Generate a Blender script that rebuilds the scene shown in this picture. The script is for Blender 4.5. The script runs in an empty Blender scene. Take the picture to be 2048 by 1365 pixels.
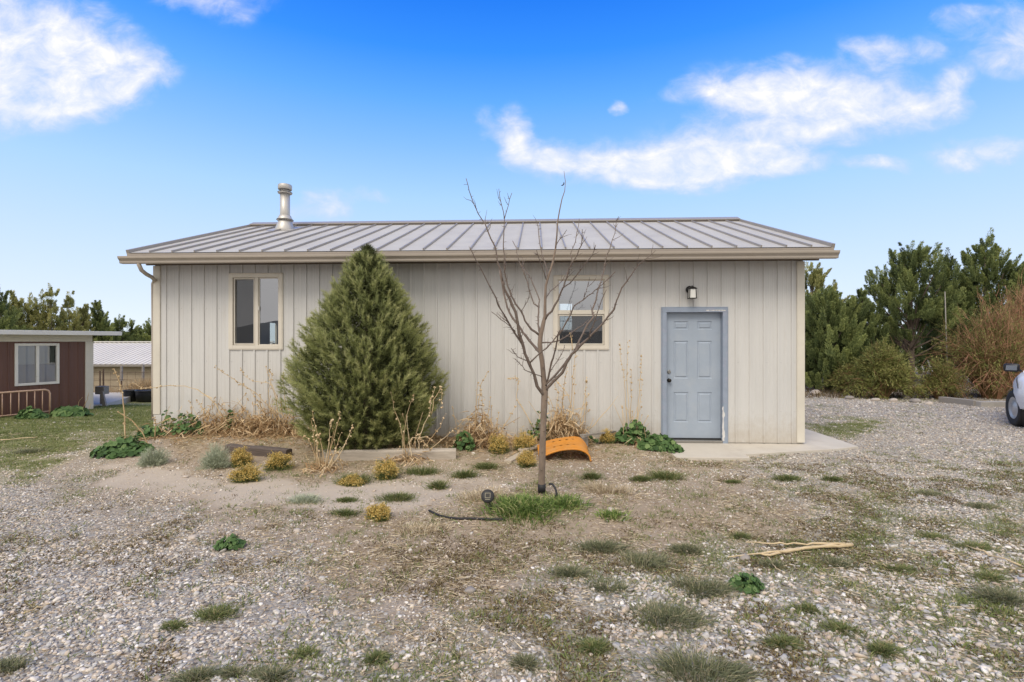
import bpy, math, random
import numpy as np
from mathutils import Vector, Matrix

R = np.random.RandomState(7)
random.seed(7)
SC = bpy.context.scene
COL = SC.collection
PI = math.pi
F, CX, CY, CAMZ = 1000.0, 1024.0, 682.5, 1.71     # focal length in photo pixels, principal point, eye height

# ---------------------------------------------------------------- helpers
def tag(o, label, cat, group=None):
    o['label'] = label; o['category'] = cat
    if group: o['group'] = group
    return o

def thing(name, label, cat, loc=(0, 0, 0), rz=0.0, group=None):
    o = bpy.data.objects.new(name, None); COL.objects.link(o)
    o.location = loc; o.rotation_euler = (0, 0, rz); o.empty_display_size = 0.2
    return tag(o, label, cat, group)

def link(name, me, mat, parent=None, smooth=False):
    o = bpy.data.objects.new(name, me); COL.objects.link(o)
    if mat is not None: me.materials.append(mat)
    if parent is not None: o.parent = parent
    if smooth: me.polygons.foreach_set('use_smooth', np.ones(len(me.polygons), dtype=bool))
    return o

def mesh_np(name, V, Fc, mat, parent=None, smooth=False, **attrs):
    V = np.ascontiguousarray(V, dtype=np.float32); Fc = np.ascontiguousarray(Fc, dtype=np.int32)
    me = bpy.data.meshes.new(name)
    k = Fc.shape[1]
    me.vertices.add(len(V)); me.vertices.foreach_set('co', V.ravel())
    me.loops.add(Fc.size); me.loops.foreach_set('vertex_index', Fc.ravel())
    me.polygons.add(len(Fc)); me.polygons.foreach_set('loop_start', np.arange(0, Fc.size, k, dtype=np.int32))
    me.update(calc_edges=True); 
    for an, av in attrs.items():
        a = me.attributes.new(an, 'FLOAT', 'POINT'); a.data.foreach_set('value', np.ascontiguousarray(av, dtype=np.float32))
    me.validate()
    return link(name, me, mat, parent, smooth)

class MB:
    def __init__(s): s.v = []; s.f = []
    def poly(s, pts):
        n = len(s.v); s.v += [tuple(p) for p in pts]; s.f.append(tuple(range(n, n + len(pts)))); return s
    def box(s, x0, x1, y0, y1, z0, z1):
        n = len(s.v)
        s.v += [(x0,y0,z0),(x1,y0,z0),(x1,y1,z0),(x0,y1,z0),(x0,y0,z1),(x1,y0,z1),(x1,y1,z1),(x0,y1,z1)]
        for q in ((0,3,2,1),(4,5,6,7),(0,1,5,4),(1,2,6,5),(2,3,7,6),(3,0,4,7)): s.f.append(tuple(n+i for i in q))
        return s
    def bar(s, p, q, w, h, up=(0,0,1)):
        p, q, up = Vector(p), Vector(q), Vector(up); d = (q-p).normalized()
        a = d.cross(up)
        if a.length < 1e-4: a = d.cross(Vector((1,0,0)))
        a.normalize(); b = a.cross(d); n = len(s.v)
        for c in (p, q):
            for (i, j) in ((-1,-1),(1,-1),(1,1),(-1,1)): s.v.append(tuple(c + a*(w/2*i) + b*(h/2*j)))
        for i in range(4): s.f.append((n+i, n+(i+1)%4, n+4+(i+1)%4, n+4+i))
        s.f.append((n+3,n+2,n+1,n)); s.f.append((n+4,n+5,n+6,n+7)); return s
    def tube(s, pts, rad, k=6, cap=True):
        pts = [Vector(p) for p in pts]; n0 = len(s.v); m = len(pts)
        if not hasattr(rad, '__len__'): rad = [rad]*m
        ref = None
        for i, p in enumerate(pts):
            d = (pts[min(i+1,m-1)] - pts[max(i-1,0)])
            if d.length < 1e-7: d = Vector((0,0,1))
            d.normalize()
            if ref is None:
                ref = d.cross(Vector((0.31,0.95,0.1)))
                if ref.length < .1: ref = d.cross(Vector((1,0,0)))
            a = (ref - d*ref.dot(d)).normalized(); b = d.cross(a); ref = a
            for j in range(k):
                t = 2*PI*j/k; s.v.append(tuple(p + (a*math.cos(t)+b*math.sin(t))*rad[i]))
        for i in range(m-1):
            for j in range(k):
                a0 = n0+i*k+j; a1 = n0+i*k+(j+1)%k
                s.f.append((a0, a1, a1+k, a0+k))
        if cap:
            s.f.append(tuple(n0+j for j in reversed(range(k)))); s.f.append(tuple(n0+(m-1)*k+j for j in range(k)))
        return s
    def lathe(s, prof, c=(0,0,0), k=24, M=None, cap=True):
        n0 = len(s.v); m = len(prof)
        for (r, z) in prof:
            for j in range(k):
                t = 2*PI*j/k; p = Vector((r*math.cos(t), r*math.sin(t), z))
                if M is not None: p = M @ p
                s.v.append((p.x+c[0], p.y+c[1], p.z+c[2]))
        for i in range(m-1):
            for j in range(k):
                a0 = n0+i*k+j; a1 = n0+i*k+(j+1)%k
                s.f.append((a0,a1,a1+k,a0+k))
        if cap: s.f.append(tuple(n0+j for j in reversed(range(k)))); s.f.append(tuple(n0+(m-1)*k+j for j in range(k)))
        return s
    def sweep_x(s, prof, x0, x1):          # closed (y,z) profile extruded along x
        n = len(s.v); k = len(prof)
        for x in (x0, x1):
            for (y, z) in prof: s.v.append((x,y,z))
        for j in range(k): s.f.append((n+j, n+(j+1)%k, n+k+(j+1)%k, n+k+j))
        s.f.append(tuple(n+j for j in reversed(range(k)))); s.f.append(tuple(n+k+j for j in range(k))); return s
    def prism(s, poly, z0, z1):            # (x,y) polygon extruded in z
        n = len(s.v); k = len(poly)
        for z in (z0, z1):
            for (x, y) in poly: s.v.append((x,y,z))
        for j in range(k): s.f.append((n+j, n+(j+1)%k, n+k+(j+1)%k, n+k+j))
        s.f.append(tuple(n+j for j in reversed(range(k)))); s.f.append(tuple(n+k+j for j in range(k))); return s
    def build(s, name, mat, parent=None, smooth=False, bevel=0.0, fix=True):
        me = bpy.data.meshes.new(name); me.from_pydata(s.v, [], s.f)
        if fix:
            import bmesh
            bm = bmesh.new(); bm.from_mesh(me); bmesh.ops.recalc_face_normals(bm, faces=bm.faces); bm.to_mesh(me); bm.free()
        me.update()
        o = link(name, me, mat, parent, smooth)
        if bevel:
            b = o.modifiers.new('Bevel', 'BEVEL'); b.width = bevel; b.segments = 2; b.limit_method = 'ANGLE'; b.angle_limit = math.radians(40)
        return o

# -- value noise
_T = np.random.RandomState(3).rand(256, 256)
def vnoise(x, y):
    xi = np.floor(x).astype(int); yi = np.floor(y).astype(int); fx = x-xi; fy = y-yi
    fx = fx*fx*(3-2*fx); fy = fy*fy*(3-2*fy)
    g = lambda i, j: _T[(xi+i) & 255, (yi+j) & 255]
    return (g(0,0)*(1-fx)+g(1,0)*fx)*(1-fy) + (g(0,1)*(1-fx)+g(1,1)*fx)*fy
def fbm(x, y, o=4):
    a = 0; w = .5; t = 0
    for i in range(o):
        a = a + w*vnoise(x*2**i+17.3*i, y*2**i+5.1*i); t += w; w *= .5
    return a/t
def sstep(a, b, x):
    t = np.clip((x-a)/(b-a), 0, 1); return t*t*(3-2*t)

# ---------------------------------------------------------------- terrain height and cover maps (metres, world)
def gh(X, Y):
    X = np.asarray(X, dtype=float); Y = np.asarray(Y, dtype=float)
    z = (fbm(X*.55, Y*.55, 3)-.5)*.05 + (fbm(X*2.3+9, Y*2.3, 3)-.5)*.022
    far = sstep(14, 19, Y)
    z = z*(1-.3*far)
    left = sstep(-5.5, -8.5, X)
    z += -.12*left*sstep(9, 13, Y) - .2*left*sstep(13, 17, Y) - 1.2*sstep(-4, -9, X)*sstep(17.6, 23, Y)
    bed = sstep(-6.9, -5.6, X)*sstep(-.4, -2.6, X)*sstep(6.55, 7.9, Y)*sstep(10, 9, Y)
    z += .13*bed
    bed2 = sstep(-2.6, -.5, X)*sstep(3.0, 2.0, X)*sstep(6.6, 7.6, Y)*sstep(10, 9, Y)
    z += .03*bed2
    d = np.hypot((X-.3)/1.25, (Y-5.15)/.75)
    z += .075*sstep(1.2, .2, d)
    pad = sstep(2.3, 2.7, X)*sstep(6.9, 7.2, Y)*sstep(10.3, 9.7, Y)*sstep(6.5, 5.8, X)
    z = z*(1-.85*pad) - .035*pad
    z += 1.0*sstep(30, 70, np.hypot(X, Y))*-1.0
    return z
def gp(px, py, dz=0.0):
    """world ground point under photo pixel"""
    z = 0.0
    for _ in range(6):
        Y = F*(CAMZ-z)/(py-CY); X = (px-CX)/F*Y; z = float(gh(X, Y))+dz
    return X, Y, z
def inyard(px, y, gap=.16):
    return min(y, 8.51/(1+.047*(px-CX)/F)-gap) if 312 < px < 1606 else y
def at(px, py, Y):
    return ((px-CX)/F*Y, Y, CAMZ-(py-CY)/F*Y)

CP = np.array([  # px, py, gravel, straw, green
(0,860,.15,.2,.95),(100,880,.15,.2,.9),(250,840,.2,.2,.8),(60,930,.3,.2,.75),(150,960,.6,.2,.3),(30,838,.3,.2,.7),(200,905,.5,.2,.4),(110,845,.3,.2,.75),(250,800,.2,.2,.9),
(50,1010,.9,.1,.02),(300,915,.5,.2,.0),(120,948,.4,.05,.05),(230,946,.14,.0,0),(340,956,.08,0,0),(450,970,.06,0,0),(560,984,.06,0,0),(660,992,.08,.0,0),(760,985,.12,.02,0),(860,968,.15,.05,0),(960,952,.2,.1,0),(300,1060,.75,.3,0),(100,1150,.9,.12,0),(100,1300,.95,.1,.05),
(350,1200,.92,.1,.03),(350,1330,.95,.05,.08),(550,1050,.45,.55,.05),(500,1150,.8,.25,.05),(600,1300,.85,.2,.15),
(750,1080,.25,.8,.05),(900,1100,.2,.9,.1),(1080,1010,.08,.7,.2),(1000,1070,.12,.9,.1),(800,1200,.5,.5,.15),(1000,1170,.35,.8,.1),(1050,1220,.7,.4,.2),(900,1320,.7,.45,.3),(700,1330,.75,.3,.3),(1150,1330,.72,.45,.3),
(1200,955,.3,.3,.06),(1400,955,.35,.3,.08),(1350,1030,.2,.85,.1),(1250,1060,.12,.6,.1),(1500,1050,.3,.6,.2),(1450,1130,.6,.3,.4),(1250,1190,.9,.1,.3),(1500,1250,.98,0,.12),(1500,1340,1,0,.1),
(1700,1300,.9,.2,.3),(1900,1300,.88,.3,.35),(1700,1180,.75,.3,.4),(1900,1150,.75,.3,.5),(2030,1080,.75,.2,.5),(1800,1060,.8,.25,.35),(1700,1010,.7,.3,.22),(1900,980,.95,.1,.15),(1600,920,.7,.05,.03),
(1750,930,.92,.05,.05),(1900,880,1,0,0),(1700,805,1,0,0),(1735,855,.6,.1,.6),(1690,857,.5,.1,.8),(1640,860,.6,.1,.7),(1650,835,1,0,0),(1720,830,1,0,0),(1770,878,.95,0,0),(1790,852,1,0,.1),(1690,885,.9,0,0),(2000,830,1,0,0),(1850,850,.95,.0,.1),
(400,900,.1,.7,.22),(400,950,.35,.3,0),(600,930,.1,.7,.22),(800,932,.2,.6,.25),(950,900,.1,.8,.2),(1000,930,.2,.6,.05),(1200,900,.25,.6,.15),(1300,920,.4,.3,.03)])
def cover(X, Y):
    X = np.asarray(X, float); Y = np.asarray(Y, float)
    Yc = np.maximum(Y, 1.9)
    py = CY + F*CAMZ/Yc; px = np.clip(CX + F*X/Yc, -300, 2350); py = np.clip(py, 790, 1420)
    px = px + (fbm(X*1.7+3, Y*1.7, 3)-.5)*190; py = py + (fbm(X*1.7, Y*1.7+8, 3)-.5)*30
    out = np.zeros((3,)+X.shape); wt = np.zeros(X.shape)
    for (cx, cy, g, s, n) in CP:
        sy = 28 + (cy-800)*.11; sx = 90
        w = 1.0/(((px-cx)/sx)**2 + ((py-cy)/sy)**2 + .06)**1.7
        out[0] += w*g; out[1] += w*s; out[2] += w*n; wt += w
    return out/wt

def mossmask(X, Y):
    r = sstep(-2.6, -1.0, X)*sstep(3.4, 1.8, X)*sstep(5.0, 3.6, Y) + .38*sstep(-1.0, -2.2, X)*sstep(5.6, 4.6, Y) + .6*sstep(1.5, 3, X)*sstep(8, 6, Y)
    return np.clip(r, 0, 1)*sstep(.50, .60, fbm(X*2.6+51, Y*2.6+3, 5))
def grassmask(X, Y, g):
    near = sstep(-4.6, -3.0, X)*sstep(8.6, 8.2, Y)
    m1 = sstep(.47, .56, fbm(X*1.9+11, Y*1.9+3, 5)); m2 = sstep(.53, .60, fbm(X*4.6+71, Y*4.6+13, 4))
    return np.clip(np.clip(g*1.3-.02, 0, 1)*np.maximum(m1, .9*sstep(.5, .8, g)) + (.15+.9*g)*near*m2, 0, 1)
# ---------------------------------------------------------------- materials
def newmat(name):
    m = bpy.data.materials.new(name); m.use_nodes = True
    nt = m.node_tree; b = nt.nodes['Principled BSDF']
    return m, nt, b
def nn(nt, t, **kw):
    n = nt.nodes.new(t)
    for k, v in kw.items(): setattr(n, k, v)
    return n
def ramp(nt, stops, interp='LINEAR'):
    r = nn(nt, 'ShaderNodeValToRGB'); r.color_ramp.interpolation = interp
    e = r.color_ramp.elements
    while len(e) < len(stops): e.new(.5)
    for i, (p, c) in enumerate(stops):
        e[i].position = p; e[i].color = (c[0], c[1], c[2], 1)
    return r
def surf(name, col, rough=.6, var=.12, scale=6.0, metal=0.0, bump=0.0, bscale=40.0, stretch=(1,1,1), spec=.5, dirt=None):
    m, nt, b = newmat(name); L = nt.links
    tc = nn(nt, 'ShaderNodeTexCoord'); mp = nn(nt, 'ShaderNodeMapping'); mp.inputs['Scale'].default_value = stretch
    L.new(tc.outputs['Object'], mp.inputs['Vector'])
    no = nn(nt, 'ShaderNodeTexNoise'); no.inputs['Scale'].default_value = scale; no.inputs['Detail'].default_value = 6; no.inputs['Roughness'].default_value = .65
    L.new(mp.outputs[0], no.inputs['Vector'])
    lo = [max(0, c*(1-var)) for c in col]; hi = [min(1, c*(1+var)) for c in col]
    r = ramp(nt, [(.3, lo), (.7, hi)]); L.new(no.outputs['Fac'], r.inputs['Fac'])
    out = r.outputs['Color']
    if dirt:
        n2 = nn(nt, 'ShaderNodeTexNoise'); n2.inputs['Scale'].default_value = dirt[1]; n2.inputs['Detail'].default_value = 8; n2.inputs['Roughness'].default_value = .7
        L.new(mp.outputs[0], n2.inputs['Vector'])
        mr = nn(nt, 'ShaderNodeMapRange'); mr.inputs['From Min'].default_value = dirt[2]; mr.inputs['From Max'].default_value = dirt[3]; mr.clamp = True
        L.new(n2.outputs['Fac'], mr.inputs['Value'])
        mx = nn(nt, 'ShaderNodeMix', data_type='RGBA'); mx.inputs[7].default_value = (*dirt[0], 1)
        L.new(mr.outputs[0], mx.inputs[0]); L.new(out, mx.inputs[6]); out = mx.outputs[2]
    L.new(out, b.inputs['Base Color'])
    b.inputs['Roughness'].default_value = rough; b.inputs['Metallic'].default_value = metal
    b.inputs['Specular IOR Level'].default_value = spec
    if bump:
        n3 = nn(nt, 'ShaderNodeTexNoise'); n3.inputs['Scale'].default_value = bscale; n3.inputs['Detail'].default_value = 5
        L.new(mp.outputs[0], n3.inputs['Vector'])
        bp = nn(nt, 'ShaderNodeBump'); bp.inputs['Strength'].default_value = bump; bp.inputs['Distance'].default_value = .01
        L.new(n3.outputs['Fac'], bp.inputs['Height']); L.new(bp.outputs[0], b.inputs['Normal'])
    return m
def leafmat(name, stops, rough=.6, trans=.25, interp='LINEAR'):
    m, nt, b = newmat(name); L = nt.links
    at_ = nn(nt, 'ShaderNodeAttribute', attribute_name='tone')
    r = ramp(nt, stops, interp); L.new(at_.outputs['Fac'], r.inputs['Fac'])
    L.new(r.outputs[0], b.inputs['Base Color']); b.inputs['Roughness'].default_value = rough; b.inputs['Specular IOR Level'].default_value = .15 if trans else 0
    if trans:
        t = nn(nt, 'ShaderNodeBsdfTranslucent'); L.new(r.outputs[0], t.inputs['Color'])
        mx = nn(nt, 'ShaderNodeMixShader'); mx.inputs[0].default_value = trans
        L.new(b.outputs[0], mx.inputs[1]); L.new(t.outputs[0], mx.inputs[2])
        L.new(mx.outputs[0], nt.nodes['Material Output'].inputs['Surface'])
    return m
def glassmat(name, refl=.28, tint=(.8,.84,.82), rough=0.0):
    m, nt, b = newmat(name); L = nt.links; nt.nodes.remove(b)
    t = nn(nt, 'ShaderNodeBsdfTransparent'); t.inputs[0].default_value = (*tint, 1)
    g = nn(nt, 'ShaderNodeBsdfGlossy'); g.inputs['Roughness'].default_value = rough; g.inputs['Color'].default_value = (.95,.96,1,1)
    fr = nn(nt, 'ShaderNodeFresnel'); fr.inputs['IOR'].default_value = 1.5
    ad = nn(nt, 'ShaderNodeMath', operation='ADD'); ad.inputs[1].default_value = refl-.04; ad.use_clamp = True
    L.new(fr.outputs[0], ad.inputs[0])
    mx = nn(nt, 'ShaderNodeMixShader'); L.new(ad.outputs[0], mx.inputs[0]); L.new(t.outputs[0], mx.inputs[1]); L.new(g.outputs[0], mx.inputs[2])
    L.new(mx.outputs[0], nt.nodes['Material Output'].inputs['Surface'])
    return m

M = {}
M['siding'] = surf('painted_siding', (.62,.615,.60), .45, .05, 1.6, bump=.03, bscale=3, stretch=(3,3,.35), dirt=((.50,.455,.39), 2.2, .56, .95))
def _mud():
    m = M['siding']; nt = m.node_tree; L = nt.links; b = nt.nodes['Principled BSDF']; src = b.inputs['Base Color'].links[0].from_socket
    tc = nn(nt,'ShaderNodeTexCoord'); sp = nn(nt,'ShaderNodeSeparateXYZ'); L.new(tc.outputs['Object'], sp.inputs[0])
    no = nn(nt,'ShaderNodeTexNoise'); no.inputs['Scale'].default_value = 9; no.inputs['Detail'].default_value = 8; no.inputs['Roughness'].default_value = .75; L.new(tc.outputs['Object'], no.inputs['Vector'])
    ad = nn(nt,'ShaderNodeMath', operation='MULTIPLY_ADD'); L.new(no.outputs['Fac'], ad.inputs[0]); ad.inputs[1].default_value = -.9; L.new(sp.outputs[2], ad.inputs[2])
    mr = nn(nt,'ShaderNodeMapRange'); mr.inputs['From Min'].default_value = .05; mr.inputs['From Max'].default_value = -.45; mr.inputs['To Max'].default_value = .6; L.new(ad.outputs[0], mr.inputs['Value'])
    mx = nn(nt,'ShaderNodeMix', data_type='RGBA'); mx.inputs[7].default_value = (.42,.36,.28,1); L.new(mr.outputs[0], mx.inputs[0]); L.new(src, mx.inputs[6]); L.new(mx.outputs[2], b.inputs['Base Color'])
_mud()
M['trim'] = surf('cream_trim', (.67,.63,.545), .42, .05, 5)
M['gutter'] = surf('tan_gutter', (.415,.365,.31), .38, .05, 4, dirt=((.36,.31,.25), 6, .6, .9))
M['fascia'] = surf('tan_fascia', (.33,.285,.24), .45, .06, 5)
M['roofing'] = surf('grey_metal_roofing', (.49,.475,.44), .55, .06, 1.2, metal=.0, spec=.1, bump=.05, bscale=2.0, dirt=((.40,.385,.37), 1.6, .5, .85))
M['seam'] = surf('roof_seam_metal', (.37,.34,.305), .4, .06, 3, metal=.2)  # seams darker than the roofing: their shading is put into the colour
M['ridge'] = surf('dark_ridge', (.09,.075,.065), .6, .1, 3)
M['soffit'] = surf('brown_soffit', (.17,.13,.10), .6, .08, 4)
M['winframe'] = surf('almond_vinyl', (.69,.645,.56), .38, .04, 6)
M['whitevinyl'] = surf('white_vinyl', (.78,.76,.71), .4, .04, 6, dirt=((.55,.5,.43), 9, .6, .9))
M['glass'] = glassmat('window_glass', .34)
M['glass_clear'] = glassmat('clear_glass', .07, (.93,.95,.94))
M['screen'] = None
M['interior'] = surf('interior_paint', (.22,.215,.21), .8, .06, 2)
M['intfloor'] = surf('interior_floor', (.13,.11,.10), .6, .1, 2)
M['door'] = surf('blue_grey_door_paint', (.35,.41,.495), .5, .06, 2.5, bump=.03, bscale=120, dirt=((.42,.465,.52), 4, .5, .85))
M['doorframe'] = surf('blue_frame_paint', (.285,.34,.43), .45, .09, 7, bump=.04, bscale=60, dirt=((.36,.36,.46), 11, .5, .8))
M['barewood'] = surf('peeled_primer', (.66,.65,.64), .7, .12, 14)
M['black'] = surf('black_metal', (.018,.017,.017), .4, .1, 10)
M['bronze'] = surf('dark_bronze', (.03,.026,.022), .35, .1, 10, metal=.6)
M['nickel'] = surf('worn_nickel', (.36,.35,.33), .35, .1, 20, metal=.8)
M['frost'] = surf('frosted_glass', (.82,.82,.78), .25, .03, 8)
M['steel'] = surf('stainless_flue', (.52,.50,.47), .45, .10, 3, metal=.35, stretch=(1,1,.3), dirt=((.42,.38,.33), 5, .6, .95))
M['concrete'] = surf('pale_concrete', (.57,.53,.47), .9, .05, 3, bump=.12, bscale=160, spec=0, dirt=((.47,.42,.36), 2.2, .5, .85))
M['oldconcrete'] = surf('weathered_concrete', (.36,.335,.30), .9, .16, 5, bump=.2, bscale=60)
M['brown'] = surf('brown_steel_siding', (.14,.07,.054), .45, .10, 2, stretch=(4,4,.3), dirt=((.16,.095,.10), 3, .55, .85))
M['whiteroof'] = surf('white_roof_metal', (.72,.71,.68), .45, .05, 3, dirt=((.55,.52,.47), 4, .6, .9))
M['farroof'] = surf('far_ribbed_roof', (.66,.63,.59), .6, .05, 1, spec=.2)
M['farwall'] = surf('tan_far_wall', (.36,.29,.215), .7, .1, 2)
M['oldwood'] = surf('weathered_wood', (.30,.275,.245), .9, .25, 5, stretch=(1,14,14), bump=.4, bscale=30)
M['greywood'] = surf('pale_timber', (.47,.415,.35), .9, .2, 4, stretch=(1,16,16), bump=.4, bscale=22, dirt=((.25,.21,.17), 7, .58, .8))
M['darkwood'] = surf('dark_timber', (.125,.098,.085), .9, .3, 4, stretch=(1,14,14), bump=.5, bscale=24)
M['bark'] = surf('grey_brown_bark', (.225,.17,.13), .85, .28, 14, stretch=(1,1,.35), bump=.5, bscale=60, dirt=((.32,.28,.24), 9, .55, .75))
M['twig'] = surf('twig_bark', (.17,.13,.105), .8, .25, 30, dirt=((.30,.26,.22), 12, .55, .8))
M['jbark'] = surf('juniper_bark', (.15,.115,.09), .9, .3, 9, stretch=(1,1,.2), bump=.5, bscale=30)
M['orange'] = surf('orange_plastic', (.66,.26,.028), .55, .10, 3, dirt=((.50,.30,.13), 7, .5, .82))
M['rubber'] = surf('black_rubber', (.018,.018,.02), .6, .2, 12)
M['tub'] = surf('black_plastic_tub', (.02,.021,.026), .45, .2, 4)
M['rust'] = surf('peach_painted_steel', (.64,.43,.30), .5, .15, 9, dirt=((.30,.15,.08), 9, .55, .75))
M['galv'] = surf('galvanised_post', (.30,.27,.25), .5, .2, 9, metal=.3)
M['rustpost'] = surf('rusty_post', (.10,.06,.04), .8, .3, 12)
M['carpaint'] = surf('white_car_paint', (.70,.71,.74), .22, .02, 2)
M['rim'] = surf('steel_rim', (.48,.49,.52), .35, .06, 6, metal=.5)
M['tyre'] = surf('tyre_rubber', (.028,.027,.028), .8, .2, 20)
M['plastic'] = surf('grey_bumper_plastic', (.07,.07,.075), .55, .1, 9)
M['mirrorglass'] = surf('mirror_face', (.36,.42,.50), .06, .02, 2, metal=.9)
M['blind'] = surf('window_blind', (.50,.53,.50), .8, .03, 3)
M['rock'] = surf('pale_rock', (.50,.435,.37), .85, .22, 9, bump=.5, bscale=24)
M['greyrock'] = surf('grey_rock', (.30,.27,.245), .9, .25, 6, bump=.5, bscale=16)
M['stick'] = surf('split_wood', (.62,.49,.30), .8, .2, 6, stretch=(1,12,12), bump=.4, bscale=30, dirt=((.34,.24,.15), 9, .58, .8))
M['plank'] = surf('pale_plank', (.50,.43,.34), .85, .2, 5, stretch=(1,14,14), bump=.3, bscale=24)
M['hill'] = surf('far_hill', (.075,.085,.08), .95, .3, .02)
def _screen():
    m, nt, b = newmat('insect_screen'); L = nt.links
    b.inputs['Base Color'].default_value = (.03,.032,.036,1); b.inputs['Roughness'].default_value = .6
    t = nn(nt, 'ShaderNodeBsdfTransparent'); mx = nn(nt, 'ShaderNodeMixShader'); mx.inputs[0].default_value = .5
    L.new(t.outputs[0], mx.inputs[1]); L.new(b.outputs[0], mx.inputs[2]); L.new(mx.outputs[0], nt.nodes['Material Output'].inputs['Surface'])
    return m
M['screen'] = _screen()

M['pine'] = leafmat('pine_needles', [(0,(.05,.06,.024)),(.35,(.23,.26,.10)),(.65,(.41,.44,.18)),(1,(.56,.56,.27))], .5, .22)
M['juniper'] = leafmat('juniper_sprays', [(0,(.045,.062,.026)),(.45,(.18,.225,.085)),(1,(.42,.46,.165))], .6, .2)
M['juniper_olive'] = leafmat('olive_juniper_sprays', [(0,(.13,.14,.055)),(.45,(.36,.37,.14)),(1,(.60,.56,.24))], .6, .2)
M['grassy'] = leafmat('bunch_grass', [(0,(.13,.15,.075)),(.5,(.22,.235,.13)),(.8,(.31,.305,.18)),(1,(.52,.45,.30))], .6, .25)
M['lush'] = leafmat('green_blades', [(0,(.08,.13,.04)),(.45,(.19,.29,.075)),(.8,(.36,.43,.14)),(1,(.58,.54,.27))], .55, .3)
M['weed'] = leafmat('weed_leaves', [(0,(.10,.13,.045)),(.5,(.19,.23,.085)),(.85,(.30,.31,.14)),(1,(.46,.38,.20))], .6, .25)
M['cover'] = leafmat('ground_cover_blades', [(0,(.11,.14,.045)),(.5,(.21,.25,.085)),(.8,(.31,.32,.13)),(1,(.46,.39,.21))], .7, .2)
M['moss'] = leafmat('brown_moss', [(0,(.105,.07,.04)),(.5,(.185,.135,.07)),(.8,(.25,.22,.10)),(1,(.38,.31,.17))], .8, .1)
M['straw'] = leafmat('straw', [(0,(.22,.155,.095)),(.5,(.52,.42,.28)),(1,(.80,.70,.52))], .8, .15)
M['stalk'] = leafmat('dry_stalks', [(0,(.38,.25,.125)),(.5,(.64,.48,.28)),(1,(.84,.70,.48))], .75, .15)
M['deadleaf'] = leafmat('dead_leaves', [(0,(.30,.18,.09)),(.5,(.56,.405,.235)),(1,(.78,.63,.42))], .8, .2)
M['holly'] = leafmat('mallow_leaves', [(0,(.045,.09,.03)),(.5,(.09,.165,.055)),(1,(.20,.29,.11))], .55, .15)
M['sage'] = leafmat('sage_foliage', [(0,(.25,.285,.20)),(.5,(.46,.50,.365)),(1,(.64,.66,.52))], .7, .2)
M['yellow'] = leafmat('yellow_brush_tips', [(0,(.42,.29,.08)),(.5,(.68,.49,.15)),(1,(.84,.68,.30))], .7, .2)
M['shrub'] = leafmat('olive_shrub', [(0,(.09,.10,.03)),(.5,(.23,.245,.075)),(1,(.42,.40,.14))], .65, .25)
M['broom'] = leafmat('broom_stems', [(0,(.09,.09,.032)),(.4,(.17,.155,.055)),(.7,(.30,.18,.095)),(1,(.52,.28,.175))], .7, .1)
M['flower'] = leafmat('yellow_flowers', [(0,(.75,.42,.02)),(1,(.85,.6,.05))], .6, .2)
PEB = [(0,(.23,.205,.18)),(.07,(.41,.38,.34)),(.22,(.45,.435,.41)),(.36,(.58,.545,.485)),(.52,(.55,.465,.37)),(.66,(.63,.53,.42)),(.77,(.48,.385,.30)),(.82,(.70,.635,.555)),(.92,(.82,.775,.71))]
def pebmat():
    m = leafmat('river_pebbles', PEB, .7, 0, 'CONSTANT'); nt = m.node_tree; b = nt.nodes['Principled BSDF']; L = nt.links
    tc = nn(nt,'ShaderNodeTexCoord'); no = nn(nt,'ShaderNodeTexNoise'); no.inputs['Scale'].default_value = 45; no.inputs['Detail'].default_value = 4
    L.new(tc.outputs['Object'], no.inputs['Vector'])
    src = b.inputs['Base Color'].links[0].from_socket
    hs = nn(nt,'ShaderNodeHueSaturation'); mr = nn(nt,'ShaderNodeMapRange'); mr.inputs['From Min'].default_value=.3; mr.inputs['From Max'].default_value=.7; mr.inputs['To Min'].default_value=.78; mr.inputs['To Max'].default_value=1.15
    L.new(no.outputs['Fac'], mr.inputs['Value']); L.new(mr.outputs[0], hs.inputs['Value']); L.new(src, hs.inputs['Color']); L.new(hs.outputs[0], b.inputs['Base Color'])
    return m
M['pebble'] = pebmat()
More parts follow.
